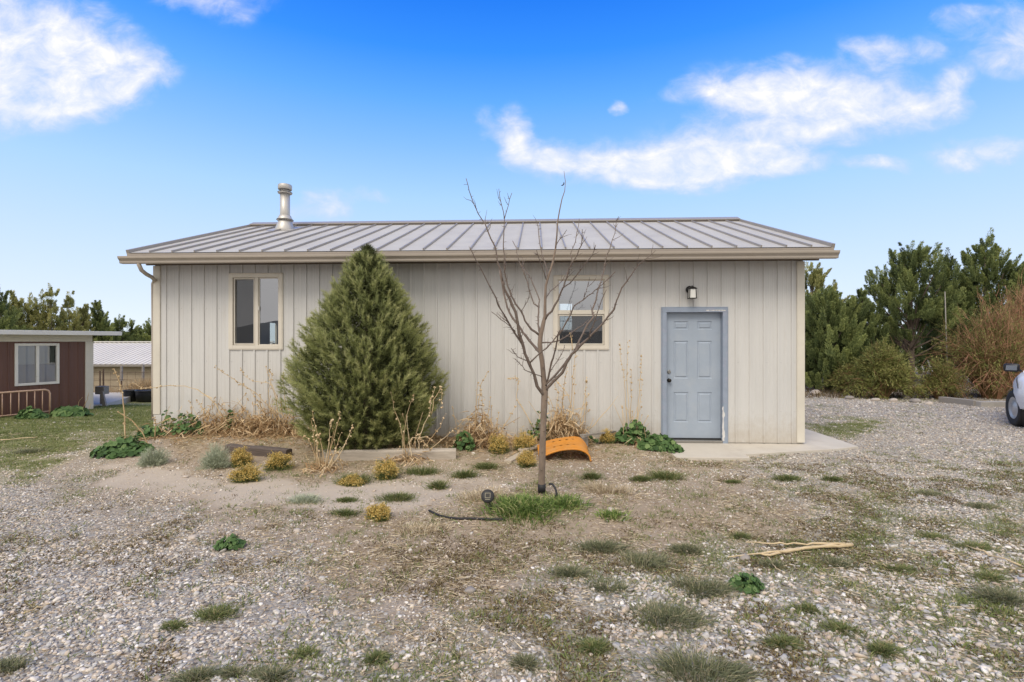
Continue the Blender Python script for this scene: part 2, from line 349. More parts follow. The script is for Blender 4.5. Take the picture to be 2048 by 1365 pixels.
def groundmat():
    m, nt, b = newmat('earth_and_gravel'); L = nt.links
    tc = nn(nt, 'ShaderNodeTexCoord'); P = tc.outputs['Object']
    def noise(s, d=6, r=.65):
        n = nn(nt,'ShaderNodeTexNoise'); n.inputs['Scale'].default_value=s; n.inputs['Detail'].default_value=d; n.inputs['Roughness'].default_value=r; L.new(P, n.inputs['Vector']); return n.outputs['Fac']
    def mix(f, a, c):
        x = nn(nt,'ShaderNodeMix', data_type='RGBA')
        if isinstance(f, float): x.inputs[0].default_value = f
        else: L.new(f, x.inputs[0])
        for s_, i in ((a,6),(c,7)):
            if isinstance(s_, tuple): x.inputs[i].default_value = (*s_,1)
            else: L.new(s_, x.inputs[i])
        return x.outputs[2]
    def att(n):
        a = nn(nt,'ShaderNodeAttribute', attribute_name=n); return a.outputs['Fac']
    r1 = ramp(nt, [(.28,(.27,.21,.15)),(.5,(.43,.35,.265)),(.72,(.56,.475,.375))]); L.new(noise(3.5,8,.7), r1.inputs['Fac'])
    r1b = ramp(nt, [(.3,(.20,.155,.115)),(.6,(.42,.35,.275)),(.8,(.52,.45,.37))]); L.new(noise(42,6,.7), r1b.inputs['Fac'])
    dirt = mix(.45, r1.outputs[0], r1b.outputs[0])
    vo = nn(nt,'ShaderNodeTexVoronoi'); vo.inputs['Scale'].default_value = 46; L.new(P, vo.inputs['Vector'])
    sep = nn(nt,'ShaderNodeSeparateColor'); L.new(vo.outputs['Color'], sep.inputs[0])
    rp = ramp(nt, [(p, tuple(x*.72 for x in c)) for p, c in PEB], 'CONSTANT'); L.new(sep.outputs[0], rp.inputs['Fac'])  # pebble colours darkened: shade in the gaps put into the ground colour
    gmask = nn(nt,'ShaderNodeMapRange'); gmask.inputs['From Min'].default_value=.3; gmask.inputs['From Max'].default_value=.75; L.new(att('gravel'), gmask.inputs['Value'])
    c = mix(gmask.outputs[0], dirt, rp.outputs[0])
    # straw stain and green stain
    def comb(x, k, acc):
        n = nn(nt,'ShaderNodeMath', operation='MULTIPLY_ADD'); L.new(x, n.inputs[0]); n.inputs[1].default_value = k
        if isinstance(acc, float): n.inputs[2].default_value = acc
        else: L.new(acc, n.inputs[2])
        return n.outputs[0]
    du = comb(att('straw'), -1.6, comb(att('green'), -1.6, comb(att('gravel'), -.9, 1.05)))
    dm = nn(nt,'ShaderNodeMapRange'); dm.inputs['From Min'].default_value=.3; dm.inputs['From Max'].default_value=.8; dm.inputs['To Max'].default_value=.7; L.new(du, dm.inputs['Value'])
    c = mix(dm.outputs[0], c, (.60,.52,.425))
    ms = nn(nt,'ShaderNodeMath', operation='MULTIPLY'); L.new(att('straw'), ms.inputs[0]); ms.inputs[1].default_value=.62
    c = mix(ms.outputs[0], c, (.37,.285,.19))
    rg = ramp(nt, [(.3,(.155,.18,.065)),(.7,(.30,.30,.135))]); L.new(noise(9,6), rg.inputs['Fac'])
    mg = nn(nt,'ShaderNodeMath', operation='MULTIPLY'); L.new(att('green'), mg.inputs[0]); L.new(noise(2.2,5), mg.inputs[1])
    mg2 = nn(nt,'ShaderNodeMapRange'); mg2.inputs['From Min'].default_value=.08; mg2.inputs['From Max'].default_value=.36; mg2.inputs['To Max'].default_value=.85; L.new(mg.outputs[0], mg2.inputs['Value'])
    c = mix(mg2.outputs[0], c, rg.outputs[0])
    L.new(c, b.inputs['Base Color']); b.inputs['Roughness'].default_value=.95; b.inputs['Specular IOR Level'].default_value=0
    hv = nn(nt,'ShaderNodeMath', operation='SUBTRACT'); hv.inputs[0].default_value=.6; L.new(vo.outputs['Distance'], hv.inputs[1])
    hm = nn(nt,'ShaderNodeMath', operation='MULTIPLY'); L.new(hv.outputs[0], hm.inputs[0]); L.new(gmask.outputs[0], hm.inputs[1])
    ha = nn(nt,'ShaderNodeMath', operation='ADD'); L.new(hm.outputs[0], ha.inputs[0]); L.new(noise(60,4), ha.inputs[1])
    bp = nn(nt,'ShaderNodeBump'); bp.inputs['Strength'].default_value=.7; bp.inputs['Distance'].default_value=.02; L.new(ha.outputs[0], bp.inputs['Height']); L.new(bp.outputs[0], b.inputs['Normal'])
    return m
M['ground'] = groundmat()

# ================================================================ camera, light, sky
cam = bpy.data.cameras.new('camera'); camo = bpy.data.objects.new('camera', cam); COL.objects.link(camo)
cam.sensor_width = 36; cam.lens = 36*F/2048; cam.clip_start = .05; cam.clip_end = 3000
camo.location = (0, 0, CAMZ); camo.rotation_euler = (PI/2, 0, 0); SC.camera = camo
SC.view_settings.view_transform = 'Standard'; SC.view_settings.look = 'None'; SC.view_settings.exposure = 0.22
SC.cycles.use_denoising = True
SC.cycles.max_bounces = 8; SC.cycles.transparent_max_bounces = 12; SC.cycles.caustics_reflective = False
SUN_EL, SUN_AZ = 52, 205        # sun behind the camera, high
sd = bpy.data.lights.new('sun', 'SUN'); so = bpy.data.objects.new('sun', sd); COL.objects.link(so)
sd.energy = 1.9; sd.angle = math.radians(30); sd.color = (1, .91, .79)
_a = math.radians(SUN_AZ); _e = math.radians(SUN_EL)
sdir = Vector((math.sin(_a)*math.cos(_e), math.cos(_a)*math.cos(_e), math.sin(_e)))   # towards the sun
so.rotation_euler = sdir.to_track_quat('Z', 'Y').to_euler()

def make_world():
    w = bpy.data.worlds.new('World'); SC.world = w; w.use_nodes = True
    nt = w.node_tree; L = nt.links; bg = nt.nodes['Background']; bg.inputs['Strength'].default_value = .1
    def MATH(op, a, b=None, c=None, clamp=False):
        n = nn(nt, 'ShaderNodeMath', operation=op); n.use_clamp = clamp
        for i, x in enumerate((a, b, c)):
            if x is None: continue
            if isinstance(x, (int, float)): n.inputs[i].default_value = x
            else: L.new(x, n.inputs[i])
        return n.outputs[0]
    def MR(x, a, b, c=0., d=1., smooth=True):
        n = nn(nt, 'ShaderNodeMapRange'); n.interpolation_type = 'SMOOTHSTEP' if smooth else 'LINEAR'
        n.inputs['From Min'].default_value=a; n.inputs['From Max'].default_value=b; n.inputs['To Min'].default_value=c; n.inputs['To Max'].default_value=d
        L.new(x, n.inputs['Value']); return n.outputs[0]
    def MIX(f, a, b):
        x = nn(nt, 'ShaderNodeMix', data_type='RGBA')
        if isinstance(f, float): x.inputs[0].default_value = f
        else: L.new(f, x.inputs[0])
        for s_, i in ((a,6),(b,7)):
            if isinstance(s_, tuple): x.inputs[i].default_value = (*s_,1)
            else: L.new(s_, x.inputs[i])
        return x.outputs[2]
    tc = nn(nt, 'ShaderNodeTexCoord'); D = tc.outputs['Generated']
    sep = nn(nt, 'ShaderNodeSeparateXYZ'); L.new(D, sep.inputs[0]); dx, dy, dz = sep.outputs
    sky = nn(nt, 'ShaderNodeTexSky'); sky.sky_type = 'NISHITA'; sky.sun_disc = False
    sky.sun_elevation = _e; sky.sun_rotation = _a
    S = 10.0                                            # colours below are for strength 1; the Background runs at 0.1
    grad = ramp(nt, [(0,(.80,.88,.95)),(.08,(.66,.78,.97)),(.18,(.52,.70,.99)),(.27,(.39,.63,1.0)),(.36,(.225,.49,1.0)),(.43,(.115,.39,1.0)),(.50,(.035,.27,.94)),(.57,(.012,.19,.86)),(1,(.01,.12,.6))])
    L.new(dz, grad.inputs['Fac'])
    g10 = nn(nt, 'ShaderNodeVectorMath', operation='SCALE'); g10.inputs['Scale'].default_value = S; L.new(grad.outputs[0], g10.inputs[0])
    blue = MIX(.93, sky.outputs[0], g10.outputs[0])
    # clouds ahead: banks placed by direction (x/y, z/y), ragged by noise
    sy = MATH('MAXIMUM', dy, .05)
    gx = MATH('DIVIDE', dx, sy); gz = MATH('DIVIDE', dz, sy)
    cb = nn(nt, 'ShaderNodeCombineXYZ'); L.new(gx, cb.inputs[0]); L.new(gz, cb.inputs[1]); G = cb.outputs[0]
    mp = nn(nt, 'ShaderNodeMapping'); mp.inputs['Scale'].default_value = (1, 1.5, 1); L.new(G, mp.inputs[0])
    n1 = nn(nt, 'ShaderNodeTexNoise'); n1.inputs['Scale'].default_value = 13; n1.inputs['Detail'].default_value = 9; n1.inputs['Roughness'].default_value = .62; n1.inputs['Distortion'].default_value = .35; L.new(mp.outputs[0], n1.inputs['Vector'])
    n2 = nn(nt, 'ShaderNodeTexNoise'); n2.inputs['Scale'].default_value = 5; n2.inputs['Detail'].default_value = 5; n2.inputs['Roughness'].default_value = .55; L.new(mp.outputs[0], n2.inputs['Vector'])
    ws = nn(nt, 'ShaderNodeVectorMath', operation='SUBTRACT'); L.new(n2.outputs['Color'], ws.inputs[0]); ws.inputs[1].default_value = (.5,.5,.5)
    wm = nn(nt, 'ShaderNodeVectorMath', operation='MULTIPLY_ADD'); L.new(ws.outputs[0], wm.inputs[0]); wm.inputs[1].default_value = (.16,.09,0); L.new(G, wm.inputs[2]); Gw = wm.outputs[0]
    blobs = [(50,140,160,85,1.0),(10,60,130,75,1.0),(140,130,110,70,.9),(60,205,150,35,.25),(255,140,75,34,.7),(190,190,75,30,.45),(430,0,85,34,.75),(1028,280,30,44,1.09),(985,245,28,22,0.58),
        (1445,185,85,26,.7),(1545,165,110,42,.9),(1640,200,150,48,.95),(1730,225,120,40,.6),(1600,245,120,35,.4),(1800,95,75,26,.6),(1760,130,60,40,.3),(1910,180,34,44,.6),(1860,215,60,40,.5),
        (1230,320,160,34,.9),(1330,335,130,30,.75),(1420,325,120,40,.7),(1560,325,100,26,.8),(1480,275,130,38,.6),(1110,310,50,26,0.80),(2045,80,55,62,.75),(1990,110,50,40,.35),(1920,40,50,22,0.58),
        (1960,312,95,24,0.87),(1750,330,45,14,0.72),(645,412,48,26,0.72),(740,385,38,12,0.58),(1240,215,18,12,0.65),(10,250,40,20,.2)]
    tot = None
    for (px, py, rx, ry, s) in blobs:
        a = nn(nt, 'ShaderNodeVectorMath', operation='SUBTRACT'); L.new(Gw, a.inputs[0]); a.inputs[1].default_value = ((px-CX)/F, (CY-py)/F, 0)
        b = nn(nt, 'ShaderNodeVectorMath', operation='MULTIPLY'); L.new(a.outputs[0], b.inputs[0]); b.inputs[1].default_value = (F/rx, F/ry, 0)
        l = nn(nt, 'ShaderNodeVectorMath', operation='LENGTH'); L.new(b.outputs[0], l.inputs[0])
        v = MR(l.outputs['Value'], 1.9, .1, 0, s)
        tot = v if tot is None else MATH('ADD', tot, v)
    tot = MATH('MINIMUM', tot, 1.1)
    rag = MATH('MULTIPLY', MATH('SUBTRACT', n1.outputs['Fac'], .5), 2.2)
    dens = MATH('MULTIPLY', MR(MATH('ADD', tot, rag), -.10, 1.38, 0., 1., False), MR(tot, 0.0, .26))
    front = MR(dy, .05, .2)
    dens = MATH('MULTIPLY', dens, front)
    ccol = ramp(nt, [(0,(.55,.70,1.0)),(.35,(.66,.73,.97)),(.65,(.86,.86,.96)),(1,(1,.985,.985))]); L.new(dens, ccol.inputs['Fac'])
    c10 = nn(nt, 'ShaderNodeVectorMath', operation='SCALE'); c10.inputs['Scale'].default_value = S*.90; L.new(ccol.outputs[0], c10.inputs[0])
    ahead = MIX(MATH('MULTIPLY', dens, .95), blue, c10.outputs[0])
    # a high bright overcast fills the sky overhead and behind the viewer
    n3 = nn(nt, 'ShaderNodeTexNoise'); n3.inputs['Scale'].default_value = 3.0; n3.inputs['Detail'].default_value = 6; L.new(D, n3.inputs['Vector'])
    oc = ramp(nt, [(.3,(.74,.72,.71)),(.65,(1.0,.975,.94))]); L.new(n3.outputs['Fac'], oc.inputs['Fac'])
    o10 = nn(nt, 'ShaderNodeVectorMath', operation='SCALE'); o10.inputs['Scale'].default_value = S*.98; L.new(oc.outputs[0], o10.inputs[0])
    k = MR(MATH('ADD', dy, MATH('MULTIPLY', n3.outputs['Fac'], .12)), .34, -.12)
    col = MIX(k, ahead, o10.outputs[0])
    L.new(col, bg.inputs['Color'])
make_world()

# ================================================================ ground
def axis(lo, hi, step, far0, far1, g=1.22):
    mid = list(np.arange(lo, hi+1e-6, step)); s = step; a = [lo]
    while a[-1] > far0: s *= g; a.append(a[-1]-s)
    b = [mid[-1]]; s = step
    while b[-1] < far1: s *= g; b.append(b[-1]+s)
    return np.array(a[:0:-1] + mid + b[1:])
gxs = axis(-9, 12, .06, -900, 900); gys = axis(1.4, 13, .06, -900, 900)
GX, GY = np.meshgrid(gxs, gys); nx, ny = len(gxs), len(gys)
GZ = gh(GX, GY); cv = cover(GX, GY)
ii = np.arange(nx*ny).reshape(ny, nx)
quads = np.stack([ii[:-1,:-1], ii[:-1,1:], ii[1:,1:], ii[1:,:-1]], -1).reshape(-1, 4)
ground = mesh_np('ground', np.stack([GX, GY, GZ], -1).reshape(-1,3), quads, M['ground'], None, True, gravel=cv[0].ravel(), straw=cv[1].ravel(), green=cv[2].ravel())
ground['kind'] = 'structure'

# far hills, behind the viewer (seen mirrored in the windows)
hx = np.linspace(-900, 900, 160); hy = np.linspace(-700, -330, 26)
HX, HY = np.meshgrid(hx, hy)
ridge = 10 + 14*fbm(HX*.006+4, HX*0+2, 5) + 27*np.exp(-((HX+215)/95)**2)
HZ = ridge*np.sin(np.clip((HY+700)/370, 0, 1)*PI)**.8*(.85+.3*fbm(HX*.02, HY*.02, 4)) - 9
ii = np.arange(HX.size).reshape(HX.shape)
q = np.stack([ii[:-1,:-1], ii[:-1,1:], ii[1:,1:], ii[1:,:-1]], -1).reshape(-1, 4)
hills = mesh_np('hills', np.stack([HX, HY, HZ], -1).reshape(-1,3), q, M['hill'], None, True); hills['kind'] = 'structure'

# ================================================================ main building (local frame: x along the front wall, y into the building)
TH = math.atan(.047); O = Vector((-6.287, 8.806, 0)); CT, ST = math.cos(TH), math.sin(TH)
W = 11.12; D = 6.67; H = 3.13
def wl(px, py, v=0.0):
    a = (px-CX)/F; b = (CY-py)/F
    t = (v + O.x*ST + O.y*CT)/(a*ST + CT)
    return ((t*a-O.x)*CT - (t-O.y)*ST, CAMZ + t*b)
house = thing('outbuilding', 'long beige ribbed metal outbuilding with blue door and low grey metal roof', 'building', O, -TH)
def rect(px0, py0, px1, py1, v=0.0):
    (u0, z1), (u1, z0) = wl(px0, py0, v), wl(px1, py1, v); return u0, u1, z0, z1
W1 = rect(462, 551, 563, 696); W2 = rect(1110.5, 555, 1213.5, 696); DR = rect(1325, 618, 1452, 880); DR = (DR[0], DR[1], .02, DR[3])
# front wall: ribbed sheet with openings cut from the sheet
def ribbed(openings, x0, x1, z0, z1, pitch=.2286, off=.2, rib=.018, bw=.037, tw=.024, y=0.0, sgn=-1):
    xs = {x0: 0.0, x1: 0.0}
    k = off
    while k < x1-.03:
        for dx_, h in ((-bw/2,0),(-tw/2,rib),(tw/2,rib),(bw/2,0)): xs[round(k+dx_,5)] = h
        # two shallow stiffening lines in each pan
        for c in (pitch*.36, pitch*.64):
            for dx_, h in ((-.011,0),(0,.0022),(.011,0)):
                if k+c+dx_ < x1-.03: xs[round(k+c+dx_,5)] = h
        k += pitch
    def hgt(x):
        ks = sorted(xs)
        for a, b in zip(ks[:-1], ks[1:]):
            if a <= x <= b: return xs[a] + (xs[b]-xs[a])*(x-a)/(b-a)
        return 0
    for o in openings:
        for x in o[:2]: xs[x] = hgt(x)
    zs = sorted({z0, z1} | {z for o in openings for z in o[2:]})
    X = sorted(xs); mb = MB()
    for a, b in zip(X[:-1], X[1:]):
        for c, d in zip(zs[:-1], zs[1:]):
            mx, mz = (a+b)/2, (c+d)/2
            if any(o[0] < mx < o[1] and o[2] < mz < o[3] for o in openings): continue
            mb.poly([(a, y+sgn*xs[a], c), (b, y+sgn*xs[b], c), (b, y+sgn*xs[b], d), (a, y+sgn*xs[a], d)])
    return mb
wallmb = ribbed([W1, W2, DR], 0, W, .03, H)
for zz in (.55, 1.36, 2.28):                           # rows of screw heads
    k = .2
    while k < W-.1:
        x = k+.045; k += .2286
        if any(o[0]-.03 < x < o[1]+.03 and o[2]-.03 < zz < o[3]+.03 for o in (W1, W2, DR)): continue
        wallmb.lathe([(.0085,0),(.0085,.004),(.004,.007)], (x, 0, zz), 6, Matrix.Rotation(PI/2, 4, 'X'))
wallmb.build('front_wall', M['siding'], house, fix=False)
# other walls and openings in the back wall
bw_open = []
for (a, b, c, d) in ((1080,606,1146,662),):
    bw_open.append(rect(a, b, c, d, D-.02))
bw = MB(); xs = sorted({0, W} | {x for o in bw_open for x in o[:2]}); zs = sorted({.03, H} | {z for o in bw_open for z in o[2:]})
def grid_wall(y):
    for a, b in zip(xs[:-1], xs[1:]):
        for c, d in zip(zs[:-1], zs[1:]):
            if any(o[0] < (a+b)/2 < o[1] and o[2] < (c+d)/2 < o[3] for o in bw_open): continue
            bw.poly([(a,y,c),(b,y,c),(b,y,d),(a,y,d)])
grid_wall(D); bw.build('rear_wall', M['siding'], house, fix=False)
ROOFK = .351; RV = 3.336; EV = -.42; EZ = 3.19
rz = lambda v: EZ + ROOFK*((v if v <= RV else 2*RV-v)-EV)
ROV = .256
for nm, x in (('left_wall', 0.0), ('right_wall', W)):
    s = MB()
    if x == 0:
        SW = (3.72, 4.52, .95, 2.2)                       # side window opening
        s.poly([(x,0,.03),(x,SW[0],.03),(x,SW[0],H-.02),(x,0,H-.02)]); s.poly([(x,SW[1],.03),(x,D,.03),(x,D,H-.02),(x,SW[1],H-.02)])
        s.poly([(x,SW[0],.03),(x,SW[1],.03),(x,SW[1],SW[2]),(x,SW[0],SW[2])]); s.poly([(x,SW[0],SW[3]),(x,SW[1],SW[3]),(x,SW[1],H-.02),(x,SW[0],H-.02)])
        s.poly([(x,0,H-.02),(x,D,H-.02),(x,RV,rz(RV)-.1)])
    else: s.poly([(x,0,.03),(x,D,.03),(x,D,H-.02),(x,RV,rz(RV)-.1),(x,0,H-.02)])
    k = .2
    while k < D-.05:
        ztop = min(H, rz(k)-.12)
        if x == 0 and SW[0]-.05 < k < SW[1]+.05: k += .2286; continue
        e = -.013 if x == 0 else .013
        s.box(min(x, x+e), max(x, x+e), k-.02, k+.02, .035, ztop); k += .2286
    s.build('end_wall', M['siding'], house, fix=False)
i = MB()                                                  # lining of the room, floor and ceiling
i.box(.03, W-.03, .05, D-.04, .02, .045); i.build('floor', M['intfloor'], house)
i = MB(); xs = sorted({.04, W-.04} | {x for o in bw_open for x in o[:2]}); 
bw = i; grid_wall(D-.03)
i.box(.02,.04,.09,SW[0],.05,H-.05); i.box(.02,.04,SW[1],D-.05,.05,H-.05); i.box(.02,.04,SW[0],SW[1],.05,SW[2]); i.box(.02,.04,SW[0],SW[1],SW[3],H-.05); i.box(W-.04,W-.02,.09,D-.05,.05,H-.05); i.box(.05,W-.05,.09,D-.05,H-.09,H-.07)
i.box(4.4,4.5,.3,D-.06,.05,H-.1)
i.build('room_lining', M['interior'], house)
g = MB(); e = .03
g.box(-.02,.035,SW[0],SW[0]+e,SW[2],SW[3]); g.box(-.02,.035,SW[1]-e,SW[1],SW[2],SW[3]); g.box(-.02,.035,SW[0]+e,SW[1]-e,SW[2],SW[2]+e); g.box(-.02,.035,SW[0]+e,SW[1]-e,SW[3]-e,SW[3]); g.box(-.018,.033,4.10,4.24,SW[2]+e,SW[3]-e)
fr = g.build('side_window', M['winframe'], house)
MB().poly([(.01,SW[0]+.01,SW[2]+.01),(.01,SW[1]-.01,SW[2]+.01),(.01,SW[1]-.01,SW[3]-.01),(.01,SW[0]+.01,SW[3]-.01)]).build('pane', M['glass_clear'], fr)
for o, cross in zip(bw_open, (1,)):
    g = MB(); y = D-.015; e = .03
    g.box(o[0], o[0]+e, y, y+.04, o[2], o[3]); g.box(o[1]-e, o[1], y, y+.04, o[2], o[3]); g.box(o[0]+e, o[1]-e, y, y+.04, o[2], o[2]+e); g.box(o[0]+e, o[1]-e, y, y+.04, o[3]-e, o[3])
    if cross:
        m_ = o[0]+(o[1]-o[0])*.6; g.box(m_-.012, m_+.012, y+.01, y+.03, o[2]+e, o[3]-e); g.box(o[0]+e, o[1]-e, y+.012, y+.028, (o[2]+o[3])/2-.14, (o[2]+o[3])/2-.12)
    fr = g.build('rear_window', M['winframe'], house)
    p = MB().poly([(o[0]+.01, y+.02, o[2]+.01),(o[1]-.01, y+.02, o[2]+.01),(o[1]-.01, y+.02, o[3]-.01),(o[0]+.01, y+.02, o[3]-.01)]); p.build('pane', M['glass_clear'], fr)
# trim: corners, base
t = MB(); t.box(-.02, .105, -.024, .0, .42, H-.1); t.box(-.022, -.0005, 0.001, .12, .42, H-.1); t.build('corner_trim', M['trim'], house, bevel=.004)
t = MB(); t.box(-.012, .125, -.018, -.0005, .06, .415); t.build('corner_patch', M['siding'], house)
t = MB(); t.box(W-.105, W+.02, -.024, .0, .03, H-.1); t.box(W+.0005, W+.022, .001, .12, .03, H-.1); t.build('corner_trim', M['trim'], house, bevel=.004)
t = MB(); t.box(0, W, .004, .03, -.25, .03); t.box(0, .03, .03, D, -.25, .03); t.box(W-.03, W, .03, D, -.25, .03); t.build('foundation', M['oldconcrete'], house)

# windows
def win_frame(o, bars, fw=.055, proud=.026, mat=None):
    u0, u1, z0, z1 = o; m = MB()
    m.box(u0-.02, u0+fw-.012, -proud, .06, z0-.02, z1+.02); m.box(u1-fw+.012, u1+.02, -proud, .06, z0-.02, z1+.02)
    m.box(u0+fw-.012, u1-fw+.012, -proud, .06, z1-fw+.012, z1+.02); m.box(u0+fw-.012, u1-fw+.012, -proud, .06, z0-.02, z0+fw-.012)
    # drip edge above and J-trim
    m.box(u0-.032, u1+.032, -proud-.012, -.0005, z1+.021, z1+.034)
    m.box(u0-.034, u0-.0205, -proud+.004, -.0005, z0-.03, z1+.02); m.box(u1+.0205, u1+.034, -proud+.004, -.0005, z0-.03, z1+.02)
    m.box(u0-.02, u1+.02, -proud+.004, -.0005, z0-.034, z0-.0205)
    for b in bars: m.box(*b)
    return m.build('window', mat or M['winframe'], house, bevel=.003)
def sash(par, u0, u1, z0, z1, y, w=.03, glass='glass', screen=False, hw=False):
    m = MB(); d = .022
    m.box(u0, u0+w, y, y+d, z0, z1); m.box(u1-w, u1, y, y+d, z0, z1); m.box(u0+w, u1-w, y, y+d, z1-w, z1); m.box(u0+w, u1-w, y, y+d, z0, z0+w)
    s = m.build('sash', M['winframe'], par, bevel=.002)
    p = MB().poly([(u0+w-.005, y+.014, z0+w-.005),(u1-w+.005, y+.014, z0+w-.005),(u1-w+.005, y+.014, z1-w+.005),(u0+w-.005, y+.014, z1-w+.005)]); p.build('pane', M[glass], par)
    if screen:
        q = MB().poly([(u0+w*.6, y-.012, z0+w*.6),(u1-w*.6, y-.012, z0+w*.6),(u1-w*.6, y-.012, z1-w*.6),(u0+w*.6, y-.012, z1-w*.6)]); q.build('insect_screen', M['screen'], par)
        g = MB(); e = .017
        a, b, c, dd = u0+w*.3, u1-w*.3, z0+w*.3, z1-w*.3
        g.box(a, a+e, y-.018, y-.004, c, dd); g.box(b-e, b, y-.018, y-.004, c, dd); g.box(a+e, b-e, y-.018, y-.004, c, c+e); g.box(a+e, b-e, y-.018, y-.004, dd-e, dd)
        g.build('screen_frame', M['winframe'], par)
u0, u1, z0, z1 = W1; um = wl(514, 600)[0]
f1 = win_frame(W1, [(um-.028, um+.028, -.018, .05, z0+.043, z1-.043)])
sash(f1, u0+.044, um-.029, z0+.044, z1-.044, .012, .038, screen=True); sash(f1, um+.029, u1-.044, z0+.044, z1-.044, .0, .016)
lk = MB(); zl = (z0+z1)/2+.05; lk.box(um+.03, um+.045, -.012, -.001, zl-.035, zl+.035); lk.build('latch', M['whitevinyl'], f1)
u0, u1, z0, z1 = W2; zm = wl(1150, 626)[1]
f2 = win_frame(W2, [(u0+.043, u1-.043, -.014, .05, zm-.026, zm+.026)])
sash(f2, u0+.044, u1-.044, zm+.027, z1-.044, .004, .018); sash(f2, u0+.044, u1-.044, z0+.044, zm-.027, .016, .03, screen=True)

# door
u0, u1, z0, z1 = DR; cw = .062; jd = .125
m = MB()
m.box(u0-.012, u0+cw, -.034, .03, .0, z1-cw); m.box(u1-cw, u1+.012, -.034, .03, .0, z1-cw); m.box(u0-.012, u1+.012, -.034, .03, z1-cw, z1+.012)
m.box(u0-.026, u0-.0125, -.028, -.0005, .0, z1+.012); m.box(u1+.0125, u1+.026, -.028, -.0005, .0, z1+.012); m.box(u0-.026, u1+.026, -.030, -.0005, z1+.0125, z1+.028)
m.box(u0+.03, u0+cw-.004, .031, jd+.02, .0, z1-cw+.004); m.box(u1-cw+.004, u1-.03, .031, jd+.02, .0, z1-cw+.004); m.box(u0+.031, u1-.031, .031, jd+.02, z1-cw+.005, z1-.02)
dframe = m.build('door_frame', M['doorframe'], house, bevel=.005)
# door leaf with six moulded panels
du0, du1, dz0, dz1 = u0+cw, u1-cw, .075, z1-cw-.002
dw = du1-du0; dh = dz1-dz0; yd = jd-.055
cols = [(.155, .42), (.58, .845)]; rows = [(.095, .365), (.475, .775), (.865, .935)]
rows = [(.125,.365),(.475,.775),(.865,.932)]
xs_ = [0]+[c for p in cols for c in p]+[1]; zs_ = [0]+[c for p in rows for c in p]+[1]
m = MB()
for a, b in zip(xs_[:-1], xs_[1:]):
    for c, d in zip(zs_[:-1], zs_[1:]):
        A, B, C_, D_ = du0+a*dw, du0+b*dw, dz0+c*dh, dz0+d*dh
        if (a, b) in cols and (c, d) in rows:
            loops = []
            for ins, yy in ((0, 0), (.012, .011), (.024, .011), (.04, -.001)):
                loops.append([(A+ins, yd+yy, C_+ins), (B-ins, yd+yy, C_+ins), (B-ins, yd+yy, D_-ins), (A+ins, yd+yy, D_-ins)])
            for l0, l1 in zip(loops[:-1], loops[1:]):
                for j in range(4): m.poly([l0[j], l0[(j+1)%4], l1[(j+1)%4], l1[j]])
            m.poly(loops[-1])
        else: m.poly([(A, yd, C_), (B, yd, C_), (B, yd, D_), (A, yd, D_)])
m.box(du0, du1, yd+.018, yd+.045, dz0, dz1)
door = m.build('door', M['door'], house, fix=False)
door['label'] = 'blue grey six panel door with dark round knob'
RX = Matrix.Rotation(PI/2, 4, 'X')
ku, kz = wl(1339, 761, yd); m = MB(); m.lathe([(.033,0),(.033,.008),(.012,.012),(.012,.03),(.027,.04),(.031,.052),(.027,.064),(.012,.069)], (du0+.062, yd, kz), 18, RX); m.build('knob', M['bronze'], door, True)
kz2 = wl(1339, 744, yd)[1]; m = MB(); m.lathe([(.031,0),(.031,.012),(.024,.018)], (du0+.062, yd, kz2), 18, RX); m.box(du0+.058, du0+.066, yd-.032, yd-.017, kz2-.012, kz2+.012); m.build('deadbolt', M['nickel'], door)
m = MB(); m.box(du0-.002, du0+.006, yd-.006, yd+.002, dz0, kz-.06); m.build('weatherstrip', M['whitevinyl'], door)
m = MB(); m.box(du0, du1, yd-.004, yd+.03, dz0-.02, dz0-.002); m.build('door_sweep', M['rubber'], door)
m = MB(); m.box(u0+cw, u1-cw, -.03, jd+.02, .012, .05); m.build('threshold', M['nickel'], house, bevel=.004)
rr = np.random.RandomState(5)
def chip(pts, y): return [(p[0], y, p[1]) for p in pts]
m = MB(); ue = u1-cw
zz = np.linspace(.05, .62, 16)
L_ = [(ue-.004-rr.rand()*.012, z) for z in zz]; R_ = [(ue+.006+rr.rand()*.05*(1-.6*z/.62), z) for z in zz]
for k in range(15): m.poly(chip([L_[k], R_[k], R_[k+1], L_[k+1]], -.0358))
m.build('peeled_paint', M['barewood'], dframe); m = MB()
zt = z1-.03
for k in range(7):
    x = u1-.02-k*.045; m.poly(chip([(x-.0455, zt-rr.rand()*.012), (x, zt-rr.rand()*.012-.004), (x, zt+.004+rr.rand()*.006), (x-.0455, zt+.003+rr.rand()*.004)], -.0358))
m.build('peeled_paint', M['barewood'], dframe)


